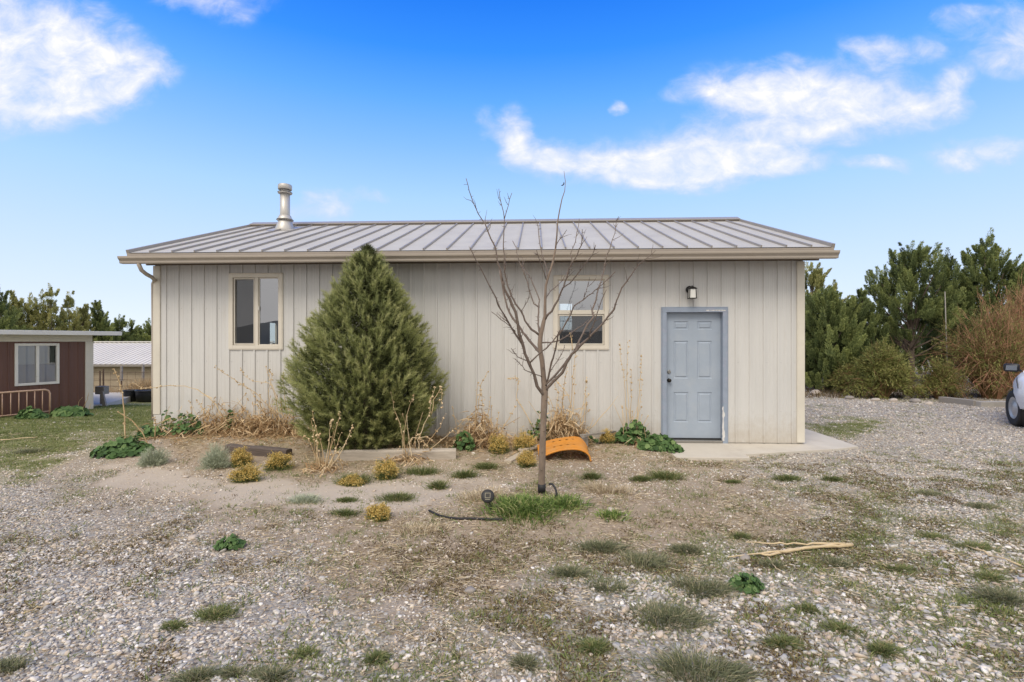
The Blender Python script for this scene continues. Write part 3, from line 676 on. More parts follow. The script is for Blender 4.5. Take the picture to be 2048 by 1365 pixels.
# roof: panels, seams, ridge, fascia, gutter
RL, RR_ = -.155, W+ROV
m = MB()
for sgn in (0, 1):
    e = (EV, EZ) if not sgn else (2*RV-EV, EZ)
    y0, y1 = (e[0], RV)
    th = .05
    pts = [(RL,e[0],e[1]),(RR_,e[0],e[1]),(RR_,RV,rz(RV)),(RL,RV,rz(RV))]
    m.poly(pts)
    m.poly([(p[0],p[1],p[2]-th) for p in reversed(pts)])
    m.poly([(RL,e[0],e[1]),(RL,RV,rz(RV)),(RL,RV,rz(RV)-th),(RL,e[0],e[1]-th)]); m.poly([(RR_,e[0],e[1]),(RR_,RV,rz(RV)),(RR_,RV,rz(RV)-th),(RR_,e[0],e[1]-th)])
roof = m.build('roof', M['roofing'], house)
m = MB(); x = RL+.386
upn = Vector((0, -ROOFK, 1)).normalized()
while x < RR_-.1:
    for s in (0, 1):
        p0 = Vector((x, EV+.012 if not s else 2*RV-EV-.012, EZ+ROOFK*.012)); p1 = Vector((x, RV, rz(RV)))
        upv = upn if not s else Vector((0, ROOFK, 1)).normalized()
        m.bar(p0+upv*.017, p1+upv*.017, .019, .034, upv)
    x += .386
for x in (RL+.012, RR_-.012):
    for s in (0, 1):
        p0 = Vector((x, EV if not s else 2*RV-EV, EZ)); p1 = Vector((x, RV, rz(RV))); upv = upn if not s else Vector((0, ROOFK, 1)).normalized()
        m.bar(p0+upv*.012, p1+upv*.012, .05, .075, upv)
m.build('seam', M['seam'], roof)
m = MB(); zr = rz(RV)
m.sweep_x([(RV-.17, zr-.165*ROOFK+.062), (RV, zr+.085), (RV+.17, zr-.165*ROOFK+.062), (RV+.17, zr-.165*ROOFK+.045), (RV, zr+.065), (RV-.17, zr-.165*ROOFK+.045)], RL, RR_)
m.build('ridge_cap', M['seam'], roof)
m = MB(); m.sweep_x([(RV-.172, zr-.172*ROOFK+.002), (RV-.172, zr-.172*ROOFK+.046), (RV, zr+.048), (RV+.172, zr-.172*ROOFK+.046), (RV+.172, zr-.172*ROOFK+.002)], RL+.03, RR_-.03); m.build('ridge_foam', M['ridge'], roof)
m = MB(); m.box(RL, RR_, EV-.006, EV+.02, EZ-.16, EZ-.012); m.build('fascia', M['fascia'], house, bevel=.004); m = MB(); m.box(RL, RR_, 2*RV-EV-.02, 2*RV-EV+.006, EZ-.16, EZ-.012); m.build('fascia', M['fascia'], house, bevel=.004)
m = MB(); m.box(RL+.02, RR_-.02, EV+.021, .0, EZ-.115, EZ-.10); m.box(RL+.01,RR_-.01, -.03, -.002, H-.09, EZ-.116); m.build('soffit', M['soffit'], house)
for s in (0, 1):                                          # rake boards
    m = MB(); x = (RL, RL+.02) if not s else (RR_-.02, RR_)
    for k in (0, 1):
        e0 = EV+.03 if not k else 2*RV-EV-.03
        pts = [(e0, rz(e0)-.055), (RV, zr-.055), (RV, zr-.2), (e0, rz(e0)-.16)]
        m.sweep_x(pts, *x)
    m.build('rake_board', M['fascia'], house)
GL, GR = RL-.06, RR_+.02
gy, gz_ = EV-.007, EZ-.075
m = MB()
K = [(0,0),(0,-.115),(-.075,-.115),(-.082,-.10),(-.082,-.075),(-.098,-.055),(-.118,-.035),(-.122,-.012),(-.122,.0),(-.112,.0),(-.112,-.012),(-.106,-.03),(-.09,-.048),(-.074,-.07),(-.072,-.104),(-.008,-.104),(-.008,0)]
m.sweep_x([(gy+a, gz_+b) for a, b in K], GL, GR)
for x in (GL, GR): m.box(x-.003, x+.003, gy-.118, gy-.001, gz_-.114, gz_-.004) if False else None
gut = m.build('gutter', M['gutter'], house)
for x in (GL+.004, GR-.004):
    m = MB(); m.sweep_x([(gy+a, gz_+b) for a, b in K[:9]], x-.003, x+.003); m.build('end_cap', M['gutter'], gut)
# downspout at the left corner
def lp(px, py, v): u, z = wl(px, py, v); return (u, v, z)
pts = [lp(277, 521, -.47), lp(278, 530, -.47), lp(283, 541, -.45), lp(293, 549, -.34), lp(304, 555, -.16), lp(309.5, 561, -.03), (-.034, .0, 2.72)]
pts += [(-.034, .01, 2.0), (-.034, .01, 1.0), (-.034, .01, .32)]
m = MB(); m.tube(pts, .033, 10); m.build('downspout', M['gutter'], house, True)

# flue
cv_ = 2.62; cu = wl(570, 460, cv_)[0]; cz = rz(cv_)
pip = MB(); pip.lathe([(.106,-.1),(.106,.84)], (cu, cv_, cz), 28)
flue = pip.build('flue_pipe', M['steel'], house, True)
m = MB(); m.lathe([(.215,-.14),(.213,-.02),(.145,.17),(.135,.18)], (cu, cv_, cz), 28); m.lathe([(.128,.19),(.178,.195),(.18,.205),(.142,.26),(.128,.30)], (cu, cv_, cz), 28); m.poly([(cu-.3, cv_-.3, rz(cv_-.3)+.006),(cu+.3, cv_-.3, rz(cv_-.3)+.006),(cu+.3, cv_+.35, rz(cv_+.35)+.006),(cu-.3, cv_+.35, rz(cv_+.35)+.006)]); m.build('flashing', M['steel'], flue, True)
m = MB(); m.lathe([(.125,.90),(.15,.905),(.152,.925),(.125,.93)], (cu,cv_,cz-.1), 28); m.lathe([(.1,.93),(.1,.99)], (cu,cv_,cz-.1), 20); m.lathe([(.12,.985),(.142,.99),(.15,1.0),(.15,1.085),(.138,1.105),(.02,1.115)], (cu,cv_,cz-.1), 28); m.build('flue_cap', M['steel'], flue, True)
m = MB(); m.lathe([(.156,.926),(.158,.932),(.13,.936)], (cu,cv_,cz-.1), 28); m.build('storm_collar', M['bronze'], flue, True); m = MB(); m.lathe([(.181,.197),(.184,.207),(.17,.213)], (cu,cv_,cz), 28); m.build('storm_collar', M['bronze'], flue, True)

# wall lantern over the door
lu, lz = wl(1378.5, 586)
lan = thing('wall_lantern', 'small black wall lantern with frosted glass above the blue door', 'lantern', tuple(O + Vector((lu*CT, -lu*ST, lz))), -TH)
m = MB(); m.lathe([(.062,0),(.062,.012),(.045,.022),(.02,.026)], (0,-.013,.05), 22, RX); m.tube([(0,-.03,.06),(0,-.07,.09),(.01,-.11,.085)], .008, 8); m.build('back_plate', M['black'], lan, True)
m = MB(); fx, fy = .012, -.115
for sx in (-1, 1):
    for sy in (-1, 1): m.bar((fx+sx*.055, fy+sy*.055, -.1), (fx+sx*.047, fy+sy*.047, .055), .009, .009)
m.lathe([(.09,.052),(.092,.06),(.05,.082),(.012,.098),(.008,.11)], (fx,fy,0), 4, Matrix.Rotation(PI/4, 4, 'Z')); m.box(fx-.064,fx+.064,fy-.064,fy+.064,-.108,-.1)
m.build('cage', M['black'], lan)
m = MB(); m.box(fx-.047, fx+.047, fy-.047, fy+.047, -.098, .05); m.build('glass_shade', M['frost'], lan, bevel=.004)

# ================================================================ concrete paving at the door and round the right corner
def slab(pts, top, dep, name):
    m = MB(); P = [(gp(a, b)[0], gp(a, b)[1]) if not isinstance(a, tuple) else a for a, b in pts]
    m.prism(P, top-dep, top); o = m.build(name, M['concrete'], None, bevel=.008); o['kind'] = 'structure'; return o
def wpt(u, v): p = O + Vector((u*CT + v*ST, -u*ST + v*CT, 0)); return (p.x, p.y)
jx = wl(1456, 880)[0]
g1 = [wpt(DR[0]-.02, .0), wpt(jx-.004, .0), (3.475, 7.30), (2.30, 7.33)]
g2 = [wpt(jx+.004, 0), wpt(W+.02, 0), (5.06, 7.90), (3.50, 7.55)]
g3 = [wpt(W+.03, -.0), wpt(W+.03, 5.0), (5.95, 13.2), (5.63, 8.13), (5.07, 7.90)]
for i_, (g, tp) in enumerate(((g1, .008), (g2, .004), (g3, .0))):
    m = MB(); m.prism(g, -.12, tp); o = m.build('pavement', M['concrete'], None, bevel=.006); o['kind'] = 'structure'
p = [gp(150, 817), gp(215, 812), gp(268, 803), gp(285, 797), gp(150, 797)]
m = MB(); m.prism([(q_[0], q_[1]) for q_ in p], -.5, max(q_[2] for q_ in p[:3])+.01); o = m.build('path', M['concrete'], None); o['kind'] = 'structure'

# ================================================================ brown shed at the left
sd_ = Vector((.41, .912, 0)).normalized(); sn = Vector((.912, -.41, 0))
cx_, cy_, _ = gp(184, 819); cz_ = float(gh(cx_, cy_))
def shl(px, py):      # photo pixel -> (distance back along wall from right corner, z)
    a = (px-CX)/F; b = (CY-py)/F; t = (cx_*sn.x + cy_*sn.y)/(a*sn.x + sn.y); P = Vector((t*a-cx_, t-cy_, 0)); return P.dot(sd_), CAMZ+t*b
shed = thing('shed', 'low brown metal shed with white roof edge and white framed window', 'shed', (cx_, cy_, 0), math.atan2(sd_.y, sd_.x))
# local: x along wall (0 at right corner, negative toward the viewer), y into the shed (+y = left of sd_)
SZ0 = cz_-.25; SZ1 = shl(184, 671)[1]
wx0, wz1 = shl(31, 689); wx1, wz0 = shl(116, 766); wz1b = wz1
s0 = -3.6; op = (wx0, wx1, wz0, wz1)
m = ribbed([op], s0, 0, SZ0, SZ1-.1, pitch=.2, off=s0+.1, rib=.012)
m.box(s0, s0+.02, .0, 4, SZ0, SZ1+.1); m.box(-.02, 0, 0.001, 4, SZ0, SZ1-.1); m.box(s0, 0, 3.98, 4, SZ0, SZ1)
m.build('wall', M['brown'], shed, fix=False)
m = MB(); m.box(s0, -.0, -.022, -.0005, SZ1-.17, SZ1+.05); m.box(-.16, .02, -.028, -.0005, SZ0, SZ1-.172); m.box(.0005, .022, .0, .1, SZ0, SZ1-.172); m.build('trim', M['trim'], shed)
m = MB(); m.box(s0-.3, .55, -.30, 4.3, SZ1+.06, SZ1+.105); roofb = m.build('roof', M['whiteroof'], shed, bevel=.01)
m = MB(); m.box(s0-.3, .55, -.315, -.3005, SZ1+.0, SZ1+.1); m.box(.5505, .566, -.3, 4.3, SZ1+.03, SZ1+.1); m.build('roof_edge', M['whiteroof'], roofb)
m = MB(); e = .06; um = (wx0+wx1)/2
m.box(wx0-.02, wx0+e-.02, -.03, .03, wz0-.02, wz1+.02); m.box(wx1-e+.02, wx1+.02, -.03, .03, wz0-.02, wz1+.02); m.box(wx0+e-.02, wx1-e+.02, -.03, .03, wz1-e+.02, wz1+.02); m.box(wx0+e-.02, wx1-e+.02, -.03, .03, wz0-.02, wz0+e-.02); m.box(um-.03, um+.03, -.022, .03, wz0+.04, wz1-.04)
sw = m.build('window', M['whitevinyl'], shed, bevel=.004)
for a, b, bm_ in ((wx0+.04, um-.03, 'blind'), (um+.03, wx1-.04, 'blind')):
    q_ = MB().poly([(a, .01, wz0+.04), (b, .01, wz0+.04), (b, .01, wz1-.04), (a, .01, wz1-.04)]); q_.build('pane', M['glass'], sw)
    q_ = MB().box(a+.01, b-.01, .05, .06, wz0+(wz1-wz0)*.5, wz1-.03); q_.build('blind', M['blind'], sw)
m = MB(); m.box(s0+.03, -.03, .6, .62, SZ0, SZ1-.12); m.build('room_lining', M['interior'], shed)

# peach tube rack against the shed
rx0, rx1 = shl(-60, 800)[0], shl(88, 800)[0]; rg = float(gh(*(Vector((cx_, cy_, 0))+sd_*rx1+sn*.3).xy)) 
rack = thing('metal_rack', 'peach coloured tubular metal rack standing against the brown shed', 'rack', (cx_+sn.x*.28, cy_+sn.y*.28, 0), math.atan2(sd_.y, sd_.x))
rt = rg+.62; m = MB(); m.tube([(rx0, 0, rg-.05), (rx0, 0, rt-.1), (rx0+.03, 0, rt-.03), (rx0+.1, 0, rt), (rx1-.1, 0, rt), (rx1-.03, 0, rt-.03), (rx1, 0, rt-.1), (rx1, 0, rg-.03)], .022, 8); m.tube([(rx0, 0, rg+.08), (rx1, 0, rg+.08)], .013, 8)
m.build('frame', M['rust'], rack, True)
nb = 9
for k in range(1, nb): x = rx0+(rx1-rx0)*k/nb; MB().tube([(x, 0, rg+.08), (x, 0, rt)], .011, 8).build('bar', M['rust'], rack, True)

# far shed, fence, tubs
fs = thing('far_shed', 'distant long shed with pale ribbed roof and tan board wall', 'shed', (0, 0, 0))
Ye, Yr = 22.0, 25.2
ze0, ze1 = at(0, 729, Ye)[2], at(0, 685.5, Yr)[2]
m = MB(); m.poly([(-21, Ye, ze0), (-12, Ye, ze0), (-12, Yr, ze1), (-21, Yr, ze1)]); m.poly([(-21, 2*Yr-Ye, ze0), (-12, 2*Yr-Ye, ze0), (-12, Yr, ze1), (-21, Yr, ze1)])
x = -20.9
dv = Vector((0, Yr-Ye, ze1-ze0))
while x < -12: m.bar((x, Ye, ze0+.015), (x, Yr, ze1+.015), .05, .03); x += .23
m.build('roof', M['farroof'], fs, fix=False)
MB().bar((-21, Yr, ze1+.04), (-12, Yr, ze1+.04), .2, .04).build('ridge_cap', M['whiteroof'], fs)
m = MB(); m.box(-20.8, -12.2, Ye+.3, 2*Yr-Ye-.3, -2.6, ze0+.05)
for k in range(9): m.box(-20.8, -12.2, Ye+.285, Ye+.2995, -2+k*.28, -2+k*.28+.255)
m.build('wall', M['farwall'], fs); MB().box(-21, -12, Ye-.03, Ye-.005, ze0-.1, ze0-.01).build('fascia', M['galv'], fs)
fence = thing('wire_fence', 'sagging wire fence on thin posts in front of the distant shed', 'fence', (0, 0, 0))
Yf = 18.2; prev = None
for px, tpy, kind in ((200, 742, 'rustpost'), (207, 738, 'rustpost'), (243, 733, 'galv'), (286, 731, 'galv'), (305, 731, 'galv')):
    x, _, zt = at(px, tpy, Yf); zb = float(gh(x, Yf))-.1
    if kind == 'galv': MB().box(x-.03, x+.03, Yf-.03, Yf+.03, zb+.72, zt).build('post_cap', M['galv'], fence)
    MB().box(x-.016, x+.016, Yf-.016, Yf+.016, zb, zt-.001 if kind != 'galv' else zb+.719).build('post', M['rustpost'], fence)
m = MB()
for k in range(5):
    zz = -.38+.24*k; m.tube([(at(180, 700, Yf)[0], Yf-.03, zz), (at(240, 700, Yf)[0], Yf-.03, zz-.03), (at(330, 700, Yf)[0], Yf-.03, zz+.01)], .006, 4)
x = -15.2
while x < -12.4: m.tube([(x, Yf-.034, -.45), (x+.02, Yf-.034, .6)], .004, 4); x += .3
m.build('wire', M['rustpost'], fence)
for px0, px1, lab in ((249, 273, 'black round stock tub left of its twin near the far fence'), (275, 318, 'wider black stock tub beside the outbuilding corner')):
    Yt = 16.6; x0, x1 = at(px0, 790, Yt)[0], at(px1, 790, Yt)[0]; zb = float(gh((x0+x1)/2, Yt)); r = (x1-x0)/2; zt = at(0, 780, Yt)[2]
    tb = thing('stock_tub', lab, 'tub', ((x0+x1)/2, Yt, zb), 0, 'black tubs by the far fence'); h = zt-zb
    m = MB(); m.lathe([(r*.9, -.05), (r*.98, h-.05), (r*.98, h-.03), (r*.93, h-.03), (r*.86, .05)], (0,0,0), 28); m.build('shell', M['tub'], tb, True)
    m = MB(); m.lathe([(r*.985, h-.045), (r*1.03, h-.035), (r*1.03, h), (r*.95, h), (r*.95, h-.03)], (0,0,0), 28); m.build('rim', M['tub'], tb, True)
x, y, z = gp(206, 813); st = thing('wooden_prop', 'grey weathered board leaning on a box beside the brown shed corner', 'board', (x, y, z))
MB().bar((.06, 0, -.03), (-.12, .1, .40), .1, .05, (0,1,0)).build('board', M['oldwood'], st); MB().box(-.32, -.06, .1, .3, .33, .56).build('box', M['oldwood'], st, bevel=.01); MB().bar((-.2, .2, -.05), (-.2, .2, .34), .06, .06).build('leg', M['oldwood'], st)

# ================================================================ vegetation helpers (numpy)
def unit(v): return v/np.maximum(np.linalg.norm(v, axis=-1, keepdims=True), 1e-9)
def rdir(n, rs): return unit(rs.normal(size=(n, 3)))
def tri_leaves(P, Dv, L, Wd, rs, tone):
    """one narrow triangle-pair (kite) per leaf"""
    n = len(P); Dv = unit(Dv); s = unit(np.cross(Dv, rdir(n, rs)))
    L = np.broadcast_to(L, (n,))[:, None]; Wd = np.broadcast_to(Wd, (n,))[:, None]
    V = np.stack([P, P+Dv*L*.45+s*Wd*.5, P+Dv*L, P+Dv*L*.45-s*Wd*.5], 1).reshape(-1, 3)
    Fc = np.arange(4*n).reshape(n, 4)
    return V, Fc, np.repeat(tone, 4)
def needles(P, Dv, L, Wd, rs, tone):
    n = len(P); Dv = unit(Dv); s = unit(np.cross(Dv, rdir(n, rs)))
    L = np.broadcast_to(L, (n,))[:, None]; Wd = np.broadcast_to(Wd, (n,))[:, None]
    V = np.stack([P-s*Wd*.5, P+s*Wd*.5, P+Dv*L], 1).reshape(-1, 3)
    return V, np.arange(3*n).reshape(n, 3), np.repeat(tone, 3)
def blades(P, Dv, L, Wd, rs, tone, droop=.35):
    """curved grass blades, 5 vertices, 3 triangles"""
    n = len(P); Dv = unit(Dv); s = unit(np.cross(Dv, np.array([0,0,1.])+rs.normal(size=(n,3))*.4))
    L = np.broadcast_to(L, (n,))[:, None]; Wd = np.broadcast_to(Wd, (n,))[:, None]
    out = Dv.copy(); out[:, 2] = 0; out = out + rs.normal(size=(n,3))*np.array([.25,.25,0])
    m = P + Dv*L*.55; t = P + Dv*L + (out*.8 - np.array([0,0,1.])*.5)*L*droop
    V = np.stack([P-s*Wd*.5, P+s*Wd*.5, m+s*Wd*.4, m-s*Wd*.4, t], 1).reshape(-1, 3)
    b = np.arange(n)[:, None]*5
    Fc = np.concatenate([b+np.array([[0,1,2]]), b+np.array([[0,2,3]]), b+np.array([[3,2,4]])])
    return V, Fc, np.repeat(tone, 5)
def cat(*parts):
    Vs, Fs, Ts, o = [], [], [], 0
    for V, Fc, T in parts: Vs.append(V); Fs.append(Fc+o); Ts.append(T); o += len(V)
    return np.concatenate(Vs), np.concatenate(Fs), np.concatenate(Ts)
def mesh3(name, g, mat, parent=None, smooth=False):
    return mesh_np(name, g[0], g[1], mat, parent, smooth, tone=np.clip(g[2], 0, 1))

# ================================================================ river pebbles
def ico(sub):
    t = (1+5**.5)/2
    V = [(-1,t,0),(1,t,0),(-1,-t,0),(1,-t,0),(0,-1,t),(0,1,t),(0,-1,-t),(0,1,-t),(t,0,-1),(t,0,1),(-t,0,-1),(-t,0,1)]
    Fc = [(0,11,5),(0,5,1),(0,1,7),(0,7,10),(0,10,11),(1,5,9),(5,11,4),(11,10,2),(10,7,6),(7,1,8),(3,9,4),(3,4,2),(3,2,6),(3,6,8),(3,8,9),(4,9,5),(2,4,11),(6,2,10),(8,6,7),(9,8,1)]
    V = [tuple(unit(np.array(v, float))) for v in V]
    for _ in range(sub):
        c = {}; N = []
        def mid(a, b):
            k = (min(a,b), max(a,b))
            if k not in c: c[k] = len(V); V.append(tuple(unit((np.array(V[a])+np.array(V[b]))/2)))
            return c[k]
        for a, b, d in Fc:
            x, y, z = mid(a,b), mid(b,d), mid(d,a); N += [(a,x,z),(b,y,x),(d,z,y),(x,y,z)]
        Fc = N
    return np.array(V), np.array(Fc)
def pebbles(y0, y1, dens, sub, rs, rscale=1.0, keep=1.0):
    n = int(dens*(1.09*(y1*y1-y0*y0)+3.0*(y1-y0)))
    Y = np.sqrt(rs.rand(n)*(y1*y1-y0*y0)+y0*y0); X = (rs.rand(n)*2-1)*(1.09*Y+1.5)
    c = cover(X, Y); g = c[0]
    patch = fbm(X*2.2+31, Y*2.2, 4)
    pr = np.clip(g*1.15-.04, 0, 1)*(.55+.9*sstep(.38, .56, patch)); pr = np.where(g > .93, 1.0, pr)*(1-.85*grassmask(X, Y, c[2]))*(1-.7*mossmask(X, Y))*(1-.35*c[1])
    inside = (np.abs(X) > 0)   # nothing under the building
    u = (X-O.x)*CT - (Y-O.y)*ST; v = (X-O.x)*ST + (Y-O.y)*CT
    inside = ~((u > -.05) & (u < W+.05) & (v > -.03) & (v < D))
    for poly in (g1, g2, g3):
        inside &= ~inpoly(X, Y, poly)
    k = (rs.rand(n) < pr*keep) & inside
    X, Y, g = X[k], Y[k], g[k]; n = len(X)
    big = sstep(.5, 1.0, g)*sstep(-1.5, 2.5, X)*sstep(5.0, 3.2, Y)
    r = np.exp(rs.normal(size=n)*.34)*(.0072+.0042*big)*rscale
    V0, F0 = ico(sub)
    sc = np.stack([1+.35*rs.rand(n), .78+.3*rs.rand(n), .42+.3*rs.rand(n)], 1)*r[:, None]
    V = V0[None]*sc[:, None]
    V *= (1+.16*np.sin(V0[None]*np.array([2.1,2.7,1.9])*1.6 + rs.rand(n,1,3)*6.3)).prod(-1, keepdims=True)
    tl = rs.normal(size=(n, 2))*.22; yaw = rs.rand(n)*6.28
    x, y, z = V[...,0], V[...,1], V[...,2]
    z = z + x*tl[:, :1] + y*tl[:, 1:]
    cy, sy = np.cos(yaw)[:, None], np.sin(yaw)[:, None]
    x, y = x*cy-y*sy, x*sy+y*cy
    Z = gh(X, Y) + r*(.05+.28*rs.rand(n))*1.0
    V = np.stack([x+X[:, None], y+Y[:, None], z+Z[:, None]], -1).reshape(-1, 3)
    Fc = (F0[None]+(np.arange(n)*len(V0))[:, None, None]).reshape(-1, 3)
    tn = rs.rand(n)
    warm = sstep(.6, .25, g)                      # chips in the dirt are paler and warmer
    tn = np.where(rs.rand(n) < warm*.7, .52+.46*rs.rand(n), tn)
    return V, Fc, np.repeat(tn, len(V0))
def inpoly(X, Y, P):
    ins = np.zeros(X.shape, bool); j = len(P)-1
    for i in range(len(P)):
        xi, yi = P[i][:2]; xj, yj = P[j][:2]
        c = ((yi > Y) != (yj > Y)) & (X < (xj-xi)*(Y-yi)/((yj-yi) if abs(yj-yi) > 1e-9 else 1e-9)+xi)
        ins ^= c; j = i
    return ins
rs = np.random.RandomState(11)
P_ = [pebbles(2.15, 4.3, 2700, 1, rs), pebbles(4.3, 7.0, 2000, 0, rs, 1.05), pebbles(7.0, 11, 800, 0, rs, 1.3), pebbles(11, 17, 280, 0, rs, 1.8)]
pb = mesh3('gravel', cat(*P_), M['pebble'], None, True); pb['kind'] = 'stuff'

# ================================================================ litter, low cover, moss (uncountable)
def scatter(y0, y1, dens, rs, fn):
    n = int(dens*(1.09*(y1*y1-y0*y0)+3.0*(y1-y0)))
    Y = np.sqrt(rs.rand(n)*(y1*y1-y0*y0)+y0*y0); X = (rs.rand(n)*2-1)*(1.09*Y+1.5)
    c = cover(X, Y); p = fn(X, Y, c)
    u = (X-O.x)*CT - (Y-O.y)*ST; v = (X-O.x)*ST + (Y-O.y)*CT
    ok = ~((u > -.05) & (u < W+.05) & (v > -.03) & (v < D))
    for poly in (g1, g2, g3): ok &= ~inpoly(X, Y, poly)
    k = (rs.rand(n) < p) & ok
    return X[k], Y[k]
rs = np.random.RandomState(21)
X, Y = scatter(2.2, 9.2, 4600, rs, lambda X, Y, c: np.clip(c[1]-.08, 0, 1)*(.12+1.0*sstep(.4, .62, fbm(X*3+5, Y*3, 4)))*(.45+.55*sstep(8, 3, Y)))
n = len(X); a = rs.rand(n)*6.28; d = np.stack([np.cos(a), np.sin(a), rs.normal(size=n)*.10+.05], 1)
Pp = np.stack([X, Y, gh(X, Y)+.004+rs.rand(n)*.012], 1)
g_ = needles(Pp, d, .025+.085*rs.rand(n)**2, .0034+.0036*rs.rand(n)+.0003*Y, rs, rs.rand(n))
st1 = mesh3('straw_litter', g_, M['straw'], None); st1['kind'] = 'stuff'
rs_ = np.random.RandomState(29); n = 5200; uu = .2+rs_.rand(n)*7.9; vv = -.06-np.abs(rs_.normal(size=n))*.5; keep = (uu < 7.6) & (vv > -1.5); uu, vv = uu[keep], vv[keep]; n = len(uu)
xx = O.x+uu*CT+vv*ST; yy = O.y-uu*ST+vv*CT; a = rs_.rand(n)*6.28
bl_ = mesh3('dead_leaf_litter', needles(np.stack([xx, yy, gh(xx, yy)+.006+rs_.rand(n)*.03], 1), np.stack([np.cos(a), np.sin(a), rs_.normal(size=n)*.3+.1], 1), .05+.11*rs_.rand(n), .007+.010*rs_.rand(n), rs_, rs_.rand(n)*.8), M['deadleaf'], None); bl_['kind'] = 'stuff'
def tuftfield(X, Y, nb, rs, h, w, spread, lean=.6, tone=None):
    n = len(X)*nb; i = np.repeat(np.arange(len(X)), nb)
    ox = rs.normal(size=n)*spread; oy = rs.normal(size=n)*spread
    x = X[i]+ox; y = Y[i]+oy
    d = np.stack([ox/spread*lean*.5+rs.normal(size=n)*.25*lean, oy/spread*lean*.5+rs.normal(size=n)*.25*lean, np.ones(n)*.7], 1)
    P = np.stack([x, y, gh(x, y)-.004], 1)
    t = np.clip((tone[i] if tone is not None else .5)+rs.normal(size=n)*.2, 0, 1)
    return blades(P, d, h*(.5+rs.rand(n)), w, rs, t)
rs = np.random.RandomState(22)
X, Y = scatter(2.2, 15, 620, rs, lambda X, Y, c: grassmask(X, Y, c[2])*(.5+.5*sstep(8, 4, Y)))
g_ = tuftfield(X, Y, 10, rs, .04, .0055, .035, .9, .25+.6*fbm(X*.9, Y*.9, 3)*rs.rand(len(X))**.3)
gc = mesh3('grass', g_, M['cover'], None); gc['kind'] = 'stuff'
rs = np.random.RandomState(23)
def mossp(X, Y, c): return mossmask(X, Y)
X, Y = scatter(2.2, 7.5, 850, rs, mossp)
g_ = tuftfield(X, Y, 10, rs, .026, .008, .024, 1.3, rs.rand(len(X)))
ms_ = mesh3('moss', g_, M['moss'], None); ms_['kind'] = 'stuff'

# ================================================================ individual grass tufts and weeds
def bunch(px, py, wpx, h, label, kind='grassy', n=260, name='grass_tuft', cat_='grass tuft', group='bunch grass tufts in the gravel', lean=.75, tb=.5, flat=.6, dn=3.6, bw=1.0):
    x, y, z = gp(px, py); r = wpx/F*y; rs = np.random.RandomState(int(px*7+py))
    n = int(n*(1+r*2)*dn); m_ = 1 if name in ('green_sprout', 'grass_clump') else rs.randint(4, 8) if wpx > 40 else rs.randint(2, 4); ca = rs.rand(m_)*6.28; cq = np.sqrt(rs.rand(m_))*r*(.66 if wpx > 40 else .38); cs = r*((.19 if wpx > 40 else .26)+.2*rs.rand(m_)); cq, cs = (cq*0, cs*0+r*.46) if m_ == 1 else (cq, cs); wt_ = cs**1.3; ci = rs.choice(m_, n, p=wt_/wt_.sum())
    out = 1+1.3*(rs.rand(n) < .10); ox = np.cos(ca[ci])*cq[ci]+rs.normal(size=n)*cs[ci]*out; oy = (np.sin(ca[ci])*cq[ci]+rs.normal(size=n)*cs[ci]*out)*flat
    q = np.minimum(np.hypot(ox, oy/flat), r*1.3); a = np.arctan2(oy, ox); h = h*(.7+.5*rs.rand(m_))[ci]*np.where(out > 1, .55, 1.0)
    o = (x, y, z)
    P = np.stack([ox, oy, gh(x+ox, y+oy)-z-.006], 1)
    edge = (q/r)[:, None]
    dv = np.stack([np.cos(a)*lean*edge[:, 0], np.sin(a)*lean*edge[:, 0], np.ones(n)], 1)+rs.normal(size=(n,3))*.28
    dv[:, 2] = np.abs(dv[:, 2])
    t = np.clip(tb+rs.normal(size=n)*.25+(rs.rand(n) < .12)*.5, 0, 1)
    ob = mesh3(name, blades(P, dv, h*1.2*(.55+.6*rs.rand(n)), bw*(.0026+.0018*rs.rand(n)+.0003*y), rs, t, .5), M[kind]); ob.location = o
    return tag(ob, label, cat_, group)
for px, py, w_, h, lab in (
    (1200,1100,42,.085,'round grey green grass tuft between the tree and the split stick'),
    (1283,1130,54,.075,'wide low green grass tuft just in front of the round tuft'),
    (1378,1102,30,.07,'small dense grass tuft left of the long split stick'),
    (1143,1150,26,.06,'small bluish grass tuft in dry dirt, nearest the middle'),
    (1212,1172,50,.05,'thin faded grass patch in front of the bluish tuft'),
    (1400,1178,62,.075,'broad grass tuft beside the leafy weed in the pebbles'),
    (1318,1238,68,.085,'large shaggy grass tuft alone among white and blue pebbles'),
    (1395,1352,78,.11,'tall soft grass tuft cut by the bottom edge of the photo'),
    (2018,1200,50,.075,'grass tuft cut by the right edge of the photo'),
    (1672,1128,34,.05,'flat olive grass tuft under the thick end of the split stick'),
    (1545,1130,28,.04,'thin grass tuft under the middle of the split stick'),
    (1858,990,26,.04,'low grass patch on the gravel drive straight below the timber curb'),
    (1970,1015,26,.045,'dark low grass patch on the drive below the white car'),
    (60,905,34,.06,'dark green grass clump on the lawn below the brown shed'),
    (20,1340,40,.06,'green tuft in the gravel at the lower left corner'),
    (540,1355,45,.05,'low green tuft at the bottom edge left of the middle'),
    (390,1358,38,.05,'low green tuft at the bottom edge right of the corner tuft'),
    (470,1350,24,.04,'smallest green tuft along the bottom edge'),
    (1050,1330,26,.05,'sparse grass tuft among mossy pebbles at the bottom middle'),
    (1470,1350,30,.05,'grass tuft joining the tall soft tuft at its right')):
    bunch(px, py, w_, h, lab)
